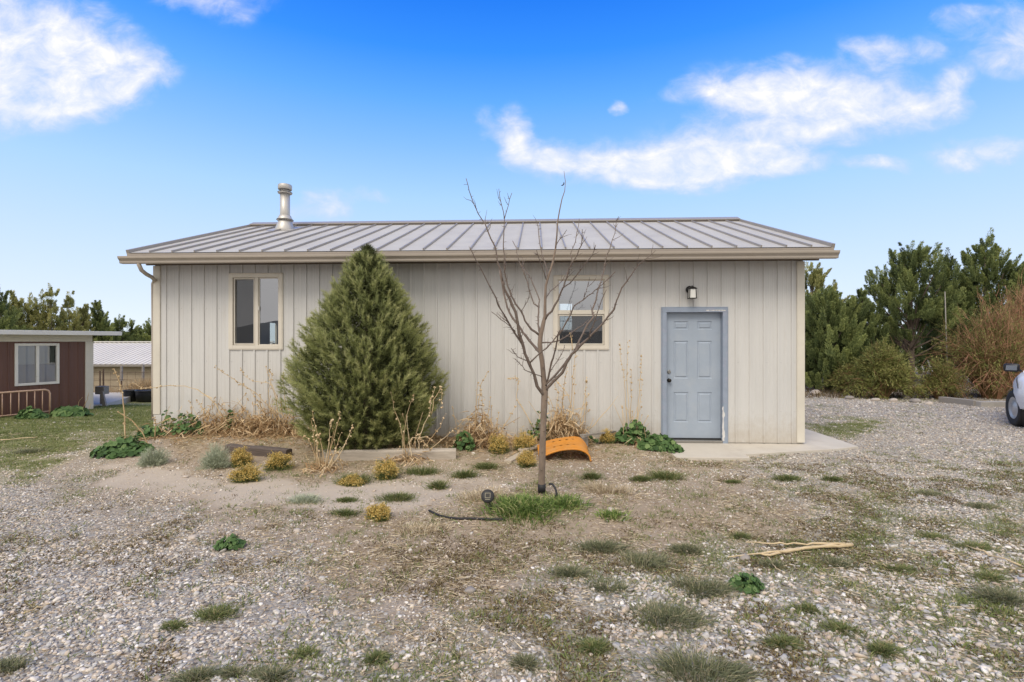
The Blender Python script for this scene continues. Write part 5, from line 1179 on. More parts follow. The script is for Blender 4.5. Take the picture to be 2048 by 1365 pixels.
# ================================================================ bare young tree, limbs traced
def bare_tree():
    Yt = 5.32; x0, y0, z0 = at(1083, 1004, Yt); z0 = float(gh(x0, Yt)); rs = np.random.RandomState(5)
    o = thing('bare_tree', 'young leafless tree with thin trunk in front of the outbuilding', 'tree', (x0, Yt, z0)); off = Vector((x0, Yt, z0))
    MM = lambda w: w/F*Yt/2
    def limb(poly, w0, w1, d0, d1, name, spur=True, mat='twig', k=7):
        pts = [Vector(at(a, b, Yt+d0+(d1-d0)*i/(len(poly)-1)))-off for i, (a, b) in enumerate(poly)]
        dense = []
        for a, b in zip(pts[:-1], pts[1:]):
            for t in (0, .5): dense.append(a.lerp(b, t)+(Vector(rs.normal(size=3)*.0022) if dense else Vector()))
        dense.append(pts[-1]); N = len(dense)
        rad = [MM(w0+(w1-w0)*(i/(N-1))**.8)*(1+.12*rs.normal()*.6) for i in range(N)]
        m = MB(); m.tube(dense, rad, k)
        if spur:
            for i in range(2, N-1):
                for _ in range(1 if rs.rand() < .75 else 2):
                    dd = (dense[i+1]-dense[i-1]).normalized(); s = Vector(rs.normal(size=3)); s = (s-dd*s.dot(dd)).normalized()
                    e = dense[i]+s*(.014+.03*rs.rand())+dd*.012*rs.rand(); m.tube([dense[i], dense[i].lerp(e, .6)+dd*.003, e], [rad[i]*.55, .0018, .0008], 4, False)
            # a few side twigs
            for _ in range(max(2, N//4)):
                i = int(rs.randint(N//3, N-1)); dd = (dense[min(i+1, N-1)]-dense[i-1]).normalized(); s = Vector(rs.normal(size=3)); s = (s-dd*s.dot(dd)).normalized()
                L = .05+.12*rs.rand(); p = dense[i]; tw = [p]
                for j in range(3): tw.append(tw[-1]+(dd*.7+s*.6+Vector((0,0,.25))+Vector(rs.normal(size=3)*.18)).normalized()*L/3)
                m.tube(tw, [min(rad[i]*.6, .004), .003, .002, .001], 4, False)
        m.build(name, M[mat], o, True)
    trunk = [(1083,1008),(1083,975),(1084,930),(1085.5,880),(1087.5,830),(1089.4,787),(1088.5,770),(1087,752),(1084.5,725),(1081,703),(1079.5,689),(1081,672),(1086,650),(1090,633),(1090,612),(1090.5,593),(1091.6,572),(1097,553),(1105.8,524.6),(1111,498),(1113.7,472),(1115,445.5),(1119,422),(1124,398),(1129.5,382),(1130.8,364),(1128,343)]
    wd = [15.5,14,13.6,13.2,13,14.2,12,11,9.6,9.4,10,9.8,8.4,7,6,5.5,5,4.6,4.3,3.6,3,2.6,2.3,1.9,1.5,1.2,.8]
    pts = [Vector(at(a, b, Yt+.0*i))-off for i, (a, b) in enumerate(trunk)]
    d2, w2 = [], []
    for i in range(len(pts)-1):
        for t in (0, .5): d2.append(pts[i].lerp(pts[i+1], t)); w2.append(MM(wd[i]+(wd[i+1]-wd[i])*t)*(1+.03*rs.normal()))
    d2.append(pts[-1]); w2.append(MM(wd[-1])); d2[0].z -= .08
    m = MB(); m.tube(d2, w2, 12)
    for px, py in ((1084,905),(1088,862),(1083,940),(1086,735),(1092,800)):
        c = Vector(at(px, py, Yt-.035))-off; m.lathe([(.008,0),(.006,.006),(.002,.008)], tuple(c), 8, RX)
    tr = m.build('trunk', M['bark'], o, True)
    m = MB(); a, b = Vector(at(1083.4, 985, Yt))-off, Vector(at(1083.6, 968, Yt))-off; m.tube([a, a.lerp(b,.5), b], [MM(16.2)]*3, 12); m.build('trunk_band', M['rubber'], o, True)
    Ls = [
    ([(1090,790),(1084,787.6),(1073.5,771.6),(1068,748),(1058.6,727),(1050,708),(1045,687),(1038.4,667.5),(1036,648),(1031,625),(1019,597),(1009.7,580),(1005.5,563)],7.6,3.4,0,-.35),
    ([(1005.5,563),(1000,540.5),(995,522),(991,498),(981.8,477),(970,448),(956.7,427),(947.5,408.6),(938,382),(932,357)],3.4,.9,-.35,-.5),
    ([(1058,727),(1044,689),(1033,672),(1024.6,659),(1016,642),(1007.6,629),(996,612),(992.7,597),(980,575),(963,540),(951.4,519),(939.6,495.6)],4.2,1.1,-.1,-.75),
    ([(1030,663),(1029,661),(1018,650.5),(1003,640),(983,624)],2.2,1.0,-.3,-.6),
    ([(1079,704),(1073.5,699),(1058.6,682),(1046,665),(1038.4,652.6),(1025.7,638),(1014,614),(1007.6,589),(1003.4,563),(999,542)],6.2,2.6,0,.3),
    ([(1078,670),(1063,659),(1050,642),(1043.7,625),(1031,608),(1023.6,593),(1016,572),(1011,553),(1009.5,546),(1010,522),(1006.8,498),(1006.8,472),(1008.7,437.6),(1016,411),(1024,386)],4.6,.9,0,-.2),
    ([(1008.7,437.6),(1003,411),(1000,395),(997.6,378)],1.7,.8,-.17,-.1),
    ([(1079,665),(1076.7,650),(1076.7,635.6),(1077.7,614),(1067,608),(1058.6,582.5),(1054,563),(1043.8,535),(1035.8,514),(1032,495.6),(1025,482)],4.2,1.0,0,.45),
    ([(1077.7,616),(1079,599.5),(1071,580),(1062,559),(1058.6,552),(1050,542),(1046,535)],3.0,1.1,.18,.5),
    ([(1092.6,560),(1082,530),(1075.4,511.5),(1073,500)],2.0,.9,0,-.2),
    ([(1095,556),(1094,540),(1084.6,509),(1079.4,488),(1077,459),(1074,445.5)],2.6,.9,0,.25),
    ([(1111,498),(1117,482),(1124,474),(1133.5,460)],1.8,.8,0,-.15),
    ([(1089,640),(1092.6,633.5),(1103,623),(1116,599.5),(1123.4,582.5),(1126.6,574),(1133,557),(1137,540),(1145,525),(1154.5,511.5),(1162.5,490),(1164,472),(1164.6,459)],5.0,1.1,0,-.4),
    ([(1145,525),(1141,509),(1150.6,485),(1154.5,464),(1158.5,437.6)],2.0,.8,-.28,-.1),
    ([(1126.6,576),(1139,567.6),(1150,555),(1160.6,542),(1171.7,527),(1185,511.5),(1191.5,490)],2.6,.9,-.2,-.6),
    ([(1090,600),(1094,593),(1100,584),(1112,574),(1124,562),(1134,545)],2.4,1.0,0,.4),
    ([(1090.5,782),(1094,778),(1105.4,765),(1124.5,746),(1133,727),(1143.6,710),(1160.6,691),(1177.6,676),(1192.5,661),(1207,646),(1216,633.5),(1228.6,618.6),(1233,601.6),(1243.5,576),(1254,563),(1262.6,550.6),(1269,540),(1279.8,527),(1293,517),(1311.5,501)],7.2,.9,0,-.5),
    ([(1150,701),(1154,693),(1165,667.5),(1175.5,648),(1188,633.5),(1184,621),(1192.5,599.5),(1196.7,580),(1201,565.5),(1208.4,542),(1208.6,530),(1215,509),(1220.5,495.6),(1229.7,466.6),(1232.4,443),(1237.6,433.6)],5.0,.9,-.1,.3),
    ([(1178,676),(1179.7,667.5),(1184,655),(1192.5,631),(1203,601.6),(1212.7,580)],2.8,1.1,-.2,-.5),
    ([(1091,772),(1095.8,765),(1111.7,750),(1126.6,731),(1141.5,712)],4.4,3.2,-.02,-.08),
    ([(1094,768),(1096.9,754.6),(1103,727),(1109.6,705.7),(1112.8,689),(1116,672),(1128.7,652.6),(1141.5,629),(1148,612),(1167,599.5),(1184,587),(1199,574),(1213.7,561),(1230.7,544)],4.0,1.0,0,-.7),
    ([(1083,686),(1101,686.6),(1116,682),(1133,674),(1148,661),(1165,650.5),(1177.6,640)],3.0,1.2,0,.3),
    ([(1060,726),(1063,722.7),(1075.6,710),(1092.6,697),(1107.5,680),(1118,667.5),(1121,655)],3.4,1.4,-.1,-.4),
    ([(1096,760),(1099,744),(1107.5,733),(1116,720.6),(1126.6,701.5),(1129,690)],2.4,1.0,0,.3),
    ([(1084,754),(1080,752.5),(1065,747),(1050,740),(1039.5,727),(1031,718.5)],2.4,.9,0,-.3),
    ([(1056,721),(1052,720.6),(1035,714),(1028,705),(1022.5,697)],2.2,.9,-.05,-.3),
    ([(1167,599),(1170,590),(1173,580),(1176,567)],1.6,.7,-.45,-.5),
    ([(1042,623),(1050,610),(1056,600),(1059,595)],1.6,.7,-.1,-.2)]
    for poly, a, b, d0, d1 in Ls: limb(poly, a*1.04, b*1.25, d0, d1, 'branch')
    c = Vector(at(1125.5, 370, Yt))-off; m = MB(); m.tube([c+Vector((.012,0,.03)), c+Vector((.012,0,.01)), c+Vector((0,0,-.005)), c+Vector((-.018,0,-.008))], [.002,.007,.007,.002], 6); m.build('seed_pod', M['bronze'], o, True)
bare_tree()

# ================================================================ junipers and shrubs
def juniper(x, y, zb, prof, seed, label, mat='juniper', plumes=190, ln=(.45,.9), leaf=.075, dens=150, group=None, spires=(), trunk=.12, tone=.45, lean=0.0, gap=0.0, low=.35):
    """prof: [(height, radius)...]; plumes are upswept sprays spread through the crown"""
    plumes = int(plumes*1.5); dens = int(dens*2.3); ln = (ln[0]*.8, ln[1]*.85); leaf = leaf*.62
    rs = np.random.RandomState(seed); o = thing('juniper_tree', label, 'tree', (x, y, zb), 0, group)
    H_ = prof[-1][0]; ph = np.array([p[0] for p in prof]); pr = np.array([p[1] for p in prof])
    n = plumes; hh = []
    while len(hh) < n:
        h = ph[0]+rs.rand()*(H_-ph[0])
        if rs.rand() < (np.interp(h, ph, pr)+.12)/(pr.max()+.12): hh.append(h)
    hh = np.array(hh); a = rs.rand(n)*6.28; q = rs.rand(n)**.42
    lump = .82+.3*np.sin(a*3+seed)*np.sin(hh*2.3+seed*1.7)
    r = np.interp(hh, ph, pr)*q*lump
    B = np.stack([np.cos(a)*r+lean*hh, np.sin(a)*r, hh], 1)
    Lp = (ln[0]+(ln[1]-ln[0])*rs.rand(n))*(.65+.35*np.interp(hh, ph, pr)/pr.max())
    d = unit(np.stack([np.cos(a)*.42*q, np.sin(a)*.42*q, np.ones(n)], 1)+rs.normal(size=(n,3))*.16)
    for sx, sh, sl in spires:
        B = np.vstack([B, [[sx, rs.normal()*.1, sh-sl]]]); d = np.vstack([d, unit(np.array([[rs.normal()*.06, rs.normal()*.06, 1]]))]); Lp = np.append(Lp, sl); q = np.append(q, 1.0)
    N = len(B); k = dens
    t = rs.rand(N*k); pos = np.repeat(B, k, 0)+np.repeat(d*Lp[:, None], k, 0)*(t-.12)[:, None]
    rad = np.repeat(Lp, k)*.19*np.clip(1.03-t, 0, 1)**.75*1.12*(.35+.65*np.minimum(1, t*3+.2))
    ra = rs.rand(N*k)*6.28; rq = np.sqrt(rs.rand(N*k))*rad
    outv = np.stack([np.cos(ra), np.sin(ra), np.zeros(N*k)], 1)
    pos = pos + outv*rq[:, None]
    dv = np.repeat(d, k, 0)+outv*.45+rs.normal(size=(N*k,3))*.24
    tn = np.clip(tone+np.repeat(rs.normal(size=N)*.16, k)+.3*(rq/np.maximum(rad, 1e-3)-.6)+.34*(t-.45)-np.repeat(.22*(np.minimum(q,1) < .6), k)+rs.normal(size=N*k)*.12, 0, 1)  # light on tips, shade in gaps and inside the crown put into tone
    keep = np.ones(N*k, bool)
    if gap: keep = fbm(pos[:, 0]*1.3+seed, pos[:, 2]*1.3, 3) > gap*.9*np.repeat(1.0*(np.arange(N) < n), k)
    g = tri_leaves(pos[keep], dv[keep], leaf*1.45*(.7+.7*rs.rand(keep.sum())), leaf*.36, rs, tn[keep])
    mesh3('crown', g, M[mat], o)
    trunk *= .62; m = MB(); m.tube([(0,0,-.3),(lean*.5+.03,0,H_*.2),(lean*H_*.5,.02,H_*.5),(lean*H_*.9,0,H_*.92)], [trunk,trunk*.85,trunk*.5,.012], 8)
    for i in range(0, n, max(1, n//34)):
        b0 = Vector((lean*hh[i]*.5, 0, max(.1, hh[i]*.62-.1))); m.tube([b0, b0.lerp(Vector(B[i]), .55)+Vector((0,0,-.06)), Vector(B[i])], [trunk*.32, trunk*.2, .012], 5, False)
    m.build('trunk', M['jbark'], o, True)
    return o
def pj(px, topy, Y, wpx, zb=None, base=0.0):
    x = (px-CX)/F*Y
    if zb is None: zb = float(gh(x, Y))
    Ht = CAMZ+(CY-topy)/F*Y-zb; return x, Y, zb, Ht, wpx/F*Y/2
def cone(Ht, r, b=.0, full=.35):
    return [(b, r*.55), (b+(Ht-b)*.12, r*.9), (b+(Ht-b)*full, r), (b+(Ht-b)*.62, r*.72), (b+(Ht-b)*.82, r*.42), (Ht*.97, r*.10)]
GR_ = 'junipers beyond the gravel drive'; GLf = 'junipers behind the sheds'
# right side
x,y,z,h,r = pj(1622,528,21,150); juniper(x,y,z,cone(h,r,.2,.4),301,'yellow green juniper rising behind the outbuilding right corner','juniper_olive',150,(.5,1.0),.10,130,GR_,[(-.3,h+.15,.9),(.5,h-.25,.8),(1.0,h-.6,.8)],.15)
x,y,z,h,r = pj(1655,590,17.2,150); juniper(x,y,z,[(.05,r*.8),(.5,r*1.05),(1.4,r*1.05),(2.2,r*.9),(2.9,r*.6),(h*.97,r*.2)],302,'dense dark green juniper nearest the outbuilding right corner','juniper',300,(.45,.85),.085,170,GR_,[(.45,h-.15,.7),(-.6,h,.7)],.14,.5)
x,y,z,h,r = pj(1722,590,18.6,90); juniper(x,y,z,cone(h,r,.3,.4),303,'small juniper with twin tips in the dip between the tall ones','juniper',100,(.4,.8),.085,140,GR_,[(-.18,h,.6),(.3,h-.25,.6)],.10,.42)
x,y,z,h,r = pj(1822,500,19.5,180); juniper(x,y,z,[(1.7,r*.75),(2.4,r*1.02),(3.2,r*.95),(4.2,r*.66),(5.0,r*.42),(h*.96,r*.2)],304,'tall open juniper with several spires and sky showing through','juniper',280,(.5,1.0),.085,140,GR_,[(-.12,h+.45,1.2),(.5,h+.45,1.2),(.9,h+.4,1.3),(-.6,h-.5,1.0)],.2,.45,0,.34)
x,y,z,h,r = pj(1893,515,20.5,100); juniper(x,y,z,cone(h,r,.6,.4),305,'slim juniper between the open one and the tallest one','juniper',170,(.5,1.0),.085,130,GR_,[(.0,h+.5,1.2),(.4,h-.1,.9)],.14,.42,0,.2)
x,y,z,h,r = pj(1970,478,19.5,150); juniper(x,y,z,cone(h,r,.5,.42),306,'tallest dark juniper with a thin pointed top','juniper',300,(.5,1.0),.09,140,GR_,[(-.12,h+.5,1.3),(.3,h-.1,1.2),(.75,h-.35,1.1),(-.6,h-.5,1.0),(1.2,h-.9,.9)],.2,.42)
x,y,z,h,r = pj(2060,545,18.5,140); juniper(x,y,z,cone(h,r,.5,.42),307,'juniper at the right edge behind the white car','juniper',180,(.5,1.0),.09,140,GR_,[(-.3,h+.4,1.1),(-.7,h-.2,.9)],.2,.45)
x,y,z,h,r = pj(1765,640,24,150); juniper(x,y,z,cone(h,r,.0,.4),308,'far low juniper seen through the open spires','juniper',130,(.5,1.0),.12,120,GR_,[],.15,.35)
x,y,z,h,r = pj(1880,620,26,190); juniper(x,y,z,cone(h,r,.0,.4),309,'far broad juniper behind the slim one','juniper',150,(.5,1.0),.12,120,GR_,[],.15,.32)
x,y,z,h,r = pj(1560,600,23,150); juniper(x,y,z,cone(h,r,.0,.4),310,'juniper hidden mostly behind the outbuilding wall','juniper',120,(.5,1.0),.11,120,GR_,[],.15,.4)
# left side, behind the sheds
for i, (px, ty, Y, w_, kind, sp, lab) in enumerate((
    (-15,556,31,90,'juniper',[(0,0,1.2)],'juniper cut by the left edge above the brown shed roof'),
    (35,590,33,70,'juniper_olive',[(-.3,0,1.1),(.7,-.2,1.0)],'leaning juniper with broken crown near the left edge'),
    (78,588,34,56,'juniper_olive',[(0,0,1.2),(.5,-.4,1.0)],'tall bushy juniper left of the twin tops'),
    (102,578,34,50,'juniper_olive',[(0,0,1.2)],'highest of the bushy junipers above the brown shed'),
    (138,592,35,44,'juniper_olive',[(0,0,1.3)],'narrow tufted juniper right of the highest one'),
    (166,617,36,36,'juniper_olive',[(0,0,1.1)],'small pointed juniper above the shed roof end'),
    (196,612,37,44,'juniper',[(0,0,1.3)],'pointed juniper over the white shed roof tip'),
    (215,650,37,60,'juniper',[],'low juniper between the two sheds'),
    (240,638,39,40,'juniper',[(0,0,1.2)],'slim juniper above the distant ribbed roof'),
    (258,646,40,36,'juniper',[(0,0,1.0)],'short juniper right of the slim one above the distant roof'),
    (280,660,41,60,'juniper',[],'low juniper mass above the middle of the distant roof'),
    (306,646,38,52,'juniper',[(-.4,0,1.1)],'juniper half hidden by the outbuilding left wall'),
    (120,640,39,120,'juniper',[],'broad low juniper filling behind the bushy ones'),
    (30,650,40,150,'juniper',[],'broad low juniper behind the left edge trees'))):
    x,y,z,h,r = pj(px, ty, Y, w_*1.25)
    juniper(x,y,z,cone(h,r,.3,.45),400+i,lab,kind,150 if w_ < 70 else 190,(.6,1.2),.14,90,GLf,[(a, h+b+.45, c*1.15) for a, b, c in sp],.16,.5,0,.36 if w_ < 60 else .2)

def twiggy(px, py, Y, wpx, hpx, label, mat, seed, n, fan, leaf=.05, k=36, name='shrub', bare=0.0):
    x = (px-CX)/F*Y; z = float(gh(x, Y)); Rr = wpx/F*Y/2; Hh = hpx/F*Y; rs = np.random.RandomState(seed)
    o = thing(name, label, 'shrub', (x, Y, z)); 
    a = rs.rand(n)*6.28; th = np.abs(rs.normal(size=n))*fan; th = np.minimum(th, 1.45)
    d = np.stack([np.cos(a)*np.sin(th), np.sin(a)*np.sin(th)*.8, np.cos(th)], 1)
    S = np.array([Rr, Rr*.8, Hh]); L = (.55+.5*rs.rand(n)); tip = d*L[:, None]; tip = tip/np.maximum(1e-6, np.sqrt(((tip)**2).sum(1, keepdims=True)))*L[:, None]*S
    base = np.stack([np.cos(a)*.12*Rr*rs.rand(n), np.sin(a)*.12*Rr*rs.rand(n), np.zeros(n)], 1)
    m = MB(); T = []
    paths = []
    for i in range(n):
        b, t = Vector(base[i]), Vector(tip[i]); mid = b.lerp(t, .5)+Vector((0,0,(.16+.10*np.sin(th[i]))*Hh*np.sin(th[i])))+Vector(rs.normal(size=3)*.05); pts = [b, b.lerp(mid,.5)+Vector((0,0,.04*Hh)), mid, mid.lerp(t,.55)+Vector((0,0,.02)), t]
        pts = [p+Vector(rs.normal(size=3)*(.03+.02*j_)) if j_ else p for j_, p in enumerate(pts)]
        n0 = len(m.v); m.tube(pts, [.011,.009,.007,.005,.003], 4, False)
        for _ in range(5):
            j_ = rs.randint(1, 4); p_ = pts[j_].lerp(pts[j_+1], rs.rand()); d_ = ((pts[j_+1]-pts[j_]).normalized()+Vector(rs.normal(size=3)*.55)).normalized()*(.2+.4*rs.rand())*Hh*.35; m.tube([p_, p_+d_*.5+Vector(rs.normal(size=3)*.03), p_+d_], [.005,.004,.002], 3, False)
        T += [np.clip((.85 if i < n*bare else .55)+rs.normal()*.15,0,1)]*(len(m.v)-n0); paths.append(np.array([tuple(p) for p in pts]))
    me = bpy.data.meshes.new('stems'); me.from_pydata(m.v, [], m.f); at_ = me.attributes.new('tone','FLOAT','POINT'); at_.data.foreach_set('value', np.array(T, np.float32)); link('stems', me, M['broom'], o)
    Pp = np.array(paths[int(n*bare):]); nn_ = len(Pp)
    if nn_:
        seg = rs.rand(nn_*k)*2.6+1.4; i0 = np.minimum(seg.astype(int), 3); f = (seg-i0)[:, None]; idx = np.repeat(np.arange(nn_), k)
        P = Pp[idx, i0]*(1-f)+Pp[idx, i0+1]*f+rs.normal(size=(nn_*k,3))*leaf*.9; dirv = Pp[idx, i0+1]-Pp[idx, i0]
        g = tri_leaves(P, unit(dirv)+rs.normal(size=(nn_*k,3))*.5, leaf*1.5*(.7+.8*rs.rand(nn_*k)), leaf*.34, rs, np.clip(.5+np.repeat(rs.normal(size=nn_)*.16, k)+rs.normal(size=nn_*k)*.15, 0, 1)); mesh3('foliage', g, M[mat], o)
    return o
twiggy(1765,790,15.0,150,105,'rounded olive green bush at the drive edge in front of the junipers','shrub',501,300,.85,.065,75)
twiggy(1690,770,16.0,70,60,'small brown and green bush under the dense dark juniper','shrub',502,110,.8,.06,30)
twiggy(1985,800,14.9,270,190,'wide broom shrub with arching olive and orange stems behind the car','shrub',503,560,.95,.055,34,'broom_shrub',.48)
twiggy(2040,800,15.6,160,215,'taller bare orange brown shrub at the right edge','shrub',504,300,.6,.05,8,'broom_shrub',.85)
twiggy(1880,792,14.8,110,75,'low olive shrub beside the curb start','shrub',505,190,.85,.055,34)
# dead undergrowth and dark litter below the trees
rs = np.random.RandomState(60); n = 9000
px_ = 1600+rs.rand(n)*460; Yv = 15.0+rs.rand(n)**1.5*9; xx = (px_-CX)/F*Yv
o = mesh3('undergrowth', blades(np.stack([xx, Yv, gh(xx, Yv)-.03], 1), rs.normal(size=(n,3))*.6+np.array([0,0,.5]), .12+.35*rs.rand(n), .014, rs, rs.rand(n)*.6, .5), M['moss']); o['kind'] = 'stuff'

# ================================================================ loose things
def rock(px, py, wpx, label, mat='rock', group=None, sq=.6):
    x, y, z = gp(px, py); r = wpx/F*y; rs = np.random.RandomState(int(px+py)); V0, F0 = ico(2)
    V = V0*(1+.16*np.sin(V0*3.1+rs.rand(3)*6).sum(1, keepdims=True)*.6+.10*np.sin(V0*6+rs.rand(3)*6).sum(1, keepdims=True)*.4)*np.array([r, r*.75, r*sq])
    o = mesh_np('rock', V, F0, M[mat], None, False); o.location = (x, y, z+r*sq*.35); o.rotation_euler = (0, 0, rs.rand()*.6); return tag(o, label, 'rock', group)
for a in ((1222,1022,9,'pale rounded rock on the mound right of the tree'),(1132,1004,8,'small pale rock in the grass right of the trunk'),(385,1078,9,'pale rock at the left of the middle gravel'),(1487,1118,12,'flat reddish rock under the split stick','greyrock'),
          (1987,1128,8,'brown rock beside the thin stick at the right edge','greyrock'),(372,955,5,'white stone on the bed edge below the sage'),(595,1065,9,'flat tan stone in the dirt left of the middle'),(745,1010,7,'white stone above the lone yellow brush'),(940,1185,12,'flat blue grey stone in the straw dirt','greyrock'),(1005,1205,7,'white stone right of the flat blue grey stone')):
    rock(*a)
for a in ((1786,805,9,'pale boulder at the drive edge below the rounded bush'),(1752,802,8,'tan flat boulder left of the pale one'),(1830,805,10,'brown boulder right of the pale one','greyrock'),(1858,809,7,'tan boulder beside the curb start'),(1632,790,12,'half buried tan boulder near the outbuilding corner'),(1700,799,9,'dark boulder under the small brown bush','greyrock'),(1812,797,9,'dark boulder behind the pale one','greyrock')):
    rock(*a, **({} if len(a) > 4 else {'mat': 'rock'}), group='boulders along the drive edge') if len(a) == 4 else rock(a[0], a[1], a[2], a[3], a[4], 'boulders along the drive edge')
# timbers
def beam(p, q, w_, h, name, label, mat, catn, knot=False):
    a, b = Vector(gp(*p)), Vector(gp(*q)); c = (a+b)/2; d = b-a; L = d.length
    m = MB(); N = 9; rs = np.random.RandomState(int(p[0]))
    n0 = len(m.v); prof = [(-.5,-.5),(.5,-.5),(.5,.35),(.36,.5),(-.36,.5),(-.5,.36)]
    for i in range(N):
        x = (i/(N-1)-.5)*L
        for (u, v) in prof: m.v.append((x, u*w_+rs.normal()*.004, v*h+h*.5+rs.normal()*.004))
    k = len(prof)
    for i in range(N-1):
        for j in range(k): m.f.append((n0+i*k+j, n0+i*k+(j+1)%k, n0+(i+1)*k+(j+1)%k, n0+(i+1)*k+j))
    m.f.append(tuple(n0+j for j in range(k))); m.f.append(tuple(n0+(N-1)*k+j for j in range(k)))
    o = m.build(name, M[mat], None); o.location = c+Vector((0,0,-.02)); o.rotation_euler = (0, -math.asin(d.z/L), math.atan2(d.y, d.x)); return tag(o, label, catn)
beam((648,921),(912,917),.14,.16,'timber','pale weathered squared timber lying in front of the pine','greywood','timber')
beam((455,902),(578,913),.14,.13,'timber','dark old railroad timber under the dry stalks at the left','darkwood','timber')
def plank(p, q, w_, t, label, mat='plank', dz=.02, dz2=.02):
    a, b = Vector(gp(*p)), Vector(gp(*q)); a.z += dz; b.z += dz2; m = MB(); m.bar((0,0,0), tuple(b-a), w_, t); o = m.build('plank', M[mat], None, bevel=.004); o.location = a; return tag(o, label, 'plank')
plank((1015,927),(1072,895),.11,.035,'short pale plank slanting toward the bare trunk')
plank((1040,908),(1088,898),.10,.035,'pale plank crossing behind the slanting one','plank',.05,.06)
plank((1165,900),(1278,868),.05,.03,'thin grey stick leaning over the orange arch to the wall','oldwood',.22,.10)
x, y, z = gp(1172,900); bl = MB().box(-.05,.05,-.15,.15,-.02,.17).build('wood_block', M['oldwood'], None, bevel=.006); bl.location = (x, y+.25, z); tag(bl, 'grey wooden block behind the orange arch right end', 'block')

# orange ribbed plastic arch
def arch():
    yF, yB = 6.98, 7.62
    fr = [(1078,916),(1095,908),(1112,902),(1130,898.5),(1148,897.5),(1160,899),(1170,903),(1178,910),(1182,922)]
    bk = [(1074,892),(1090,884),(1108,879),(1125,876),(1143,874),(1152,874),(1160,876),(1168,884),(1174,895)]
    fp = [Vector(at(a, b, yF)) for a, b in fr]; bp = [Vector(at(a, b, yB)) for a, b in bk]
    x, y, z = (fp[0]+bp[-1])/2; off = Vector((x, y, float(gh(x, y))))
    o = thing('plastic_arch', 'orange ribbed plastic arch lying on the bed behind the bare trunk', 'plastic arch', off)
    nu, nv = 33, 21; V = []; 
    def cur(P, t):
        s = t*(len(P)-1); i = min(int(s), len(P)-2); f = s-i
        p0, p1, p2, p3 = P[max(i-1,0)], P[i], P[i+1], P[min(i+2,len(P)-1)]
        return .5*((2*p1)+(p2-p0)*f+(2*p0-5*p1+4*p2-p3)*f*f+(3*p1-p0-3*p2+p3)*f**3)
    m = MB(); th = .012
    ribz = lambda v: .012*max(0, math.cos((v*2-.5)*2*PI))**.5*(1 if .08 < v < .92 else 0) if math.cos((v*2-.5)*2*PI) > 0 else 0
    for s in (0, 1):
        for j in range(nv):
            v = j/(nv-1)
            for i in range(nu):
                u = i/(nu-1); p = cur(fp, u).lerp(cur(bp, u), v)-off; p.z += ribz(v)*(1-.3*u) + (.02 if v < .04 else 0)*0 - s*th; m.v.append(tuple(p))
    for s in (0, 1):
        b = s*nu*nv
        for j in range(nv-1):
            for i in range(nu-1):
                # rows of drain slots pierce the sheet
                if j in (5, 14) and i % 3 == 1 and 5 < i < 19: continue
                q = (b+j*nu+i, b+j*nu+i+1, b+(j+1)*nu+i+1, b+(j+1)*nu+i); m.f.append(q if s == 0 else q[::-1])
    for j in range(nv-1):
        for i in (0, nu-1): a = j*nu+i; m.f.append((a, a+nu, a+nu+nu*nv, a+nu*nv))
    for i in range(nu-1):
        for j in (0, nv-1): a = j*nu+i; m.f.append((a, a+1, a+1+nu*nv, a+nu*nv))
    m.build('ribbed_sheet', M['orange'], o, True, fix=False)
    r = MB()
    for P in (fp, bp): r.tube([cur(P, t/40)-off+Vector((0,0,-.008)) for t in range(41)], .014, 7)
    r2 = MB(); r2.tube([cur(fp, t/40)-off+Vector((0,0,-.008)) for t in range(41)], .014, 7); r2.build('rolled_rim', M['orange'], o, True)
    r2 = MB(); r2.tube([cur(bp, t/40)-off+Vector((0,0,-.008)) for t in range(41)], .012, 7); r2.build('rolled_rim', M['orange'], o, True)
arch()

# round solar light on a stake
x, y, z = gp(984, 1024); sl = thing('solar_light', 'round black solar light on a stake tilted beside the tree', 'garden light', (x, y, z))
tilt = Matrix.Rotation(math.radians(62), 4, 'X') @ Matrix.Identity(4)
c = Vector(at(975.5, 993, y))-Vector((x, y, z))
m = MB(); m.lathe([(.052,-.02),(.062,-.014),(.064,.0),(.064,.012),(.058,.018),(.02,.019)], tuple(c), 30, tilt); m.build('head', M['rubber'], sl, True)
m = MB(); Mt = Matrix.Translation(c) @ tilt
def tp(a, b, h): q_ = Mt @ Vector((a, b, h)); return tuple(q_)
M['cell'] = surf('solar_cell', (.035,.032,.028), .15, .1, 30); M['cellline'] = surf('cell_border', (.30,.27,.18), .4, .1, 10)
pan = MB().poly([tp(-.024,-.018,.0205), tp(.024,-.018,.0205), tp(.024,.026,.0205), tp(-.024,.026,.0205)]).build('solar_cell', M['cell'], sl)
e = MB()
for a, b, a2, b2 in ((-.026,-.02,.026,-.016),(-.026,.024,.026,.028),(-.026,-.016,-.022,.024),(.022,-.016,.026,.024),(-.024,-.036,.024,-.031)):
    e.poly([tp(a,b,.0212), tp(a2,b,.0212), tp(a2,b2,.0212), tp(a,b2,.0212)])
e.build('marking', M['cellline'], sl)
m = MB(); m.tube([(0,0,-.1), (-.012,.0,.06), tuple(c+Vector((.0,.03,-.045))), tuple(c+Vector((0,.02,-.005)))], [.008,.011,.013,.03], 9); m.build('stake', M['rubber'], sl, True)
m = MB(); m.lathe([(.05,-.027),(.054,-.0205)], tuple(c), 26, tilt); m.build('lens_ring', M['yellow'] if 0 else surf('amber_ring', (.45,.36,.10), .4, .1, 8), sl, True)

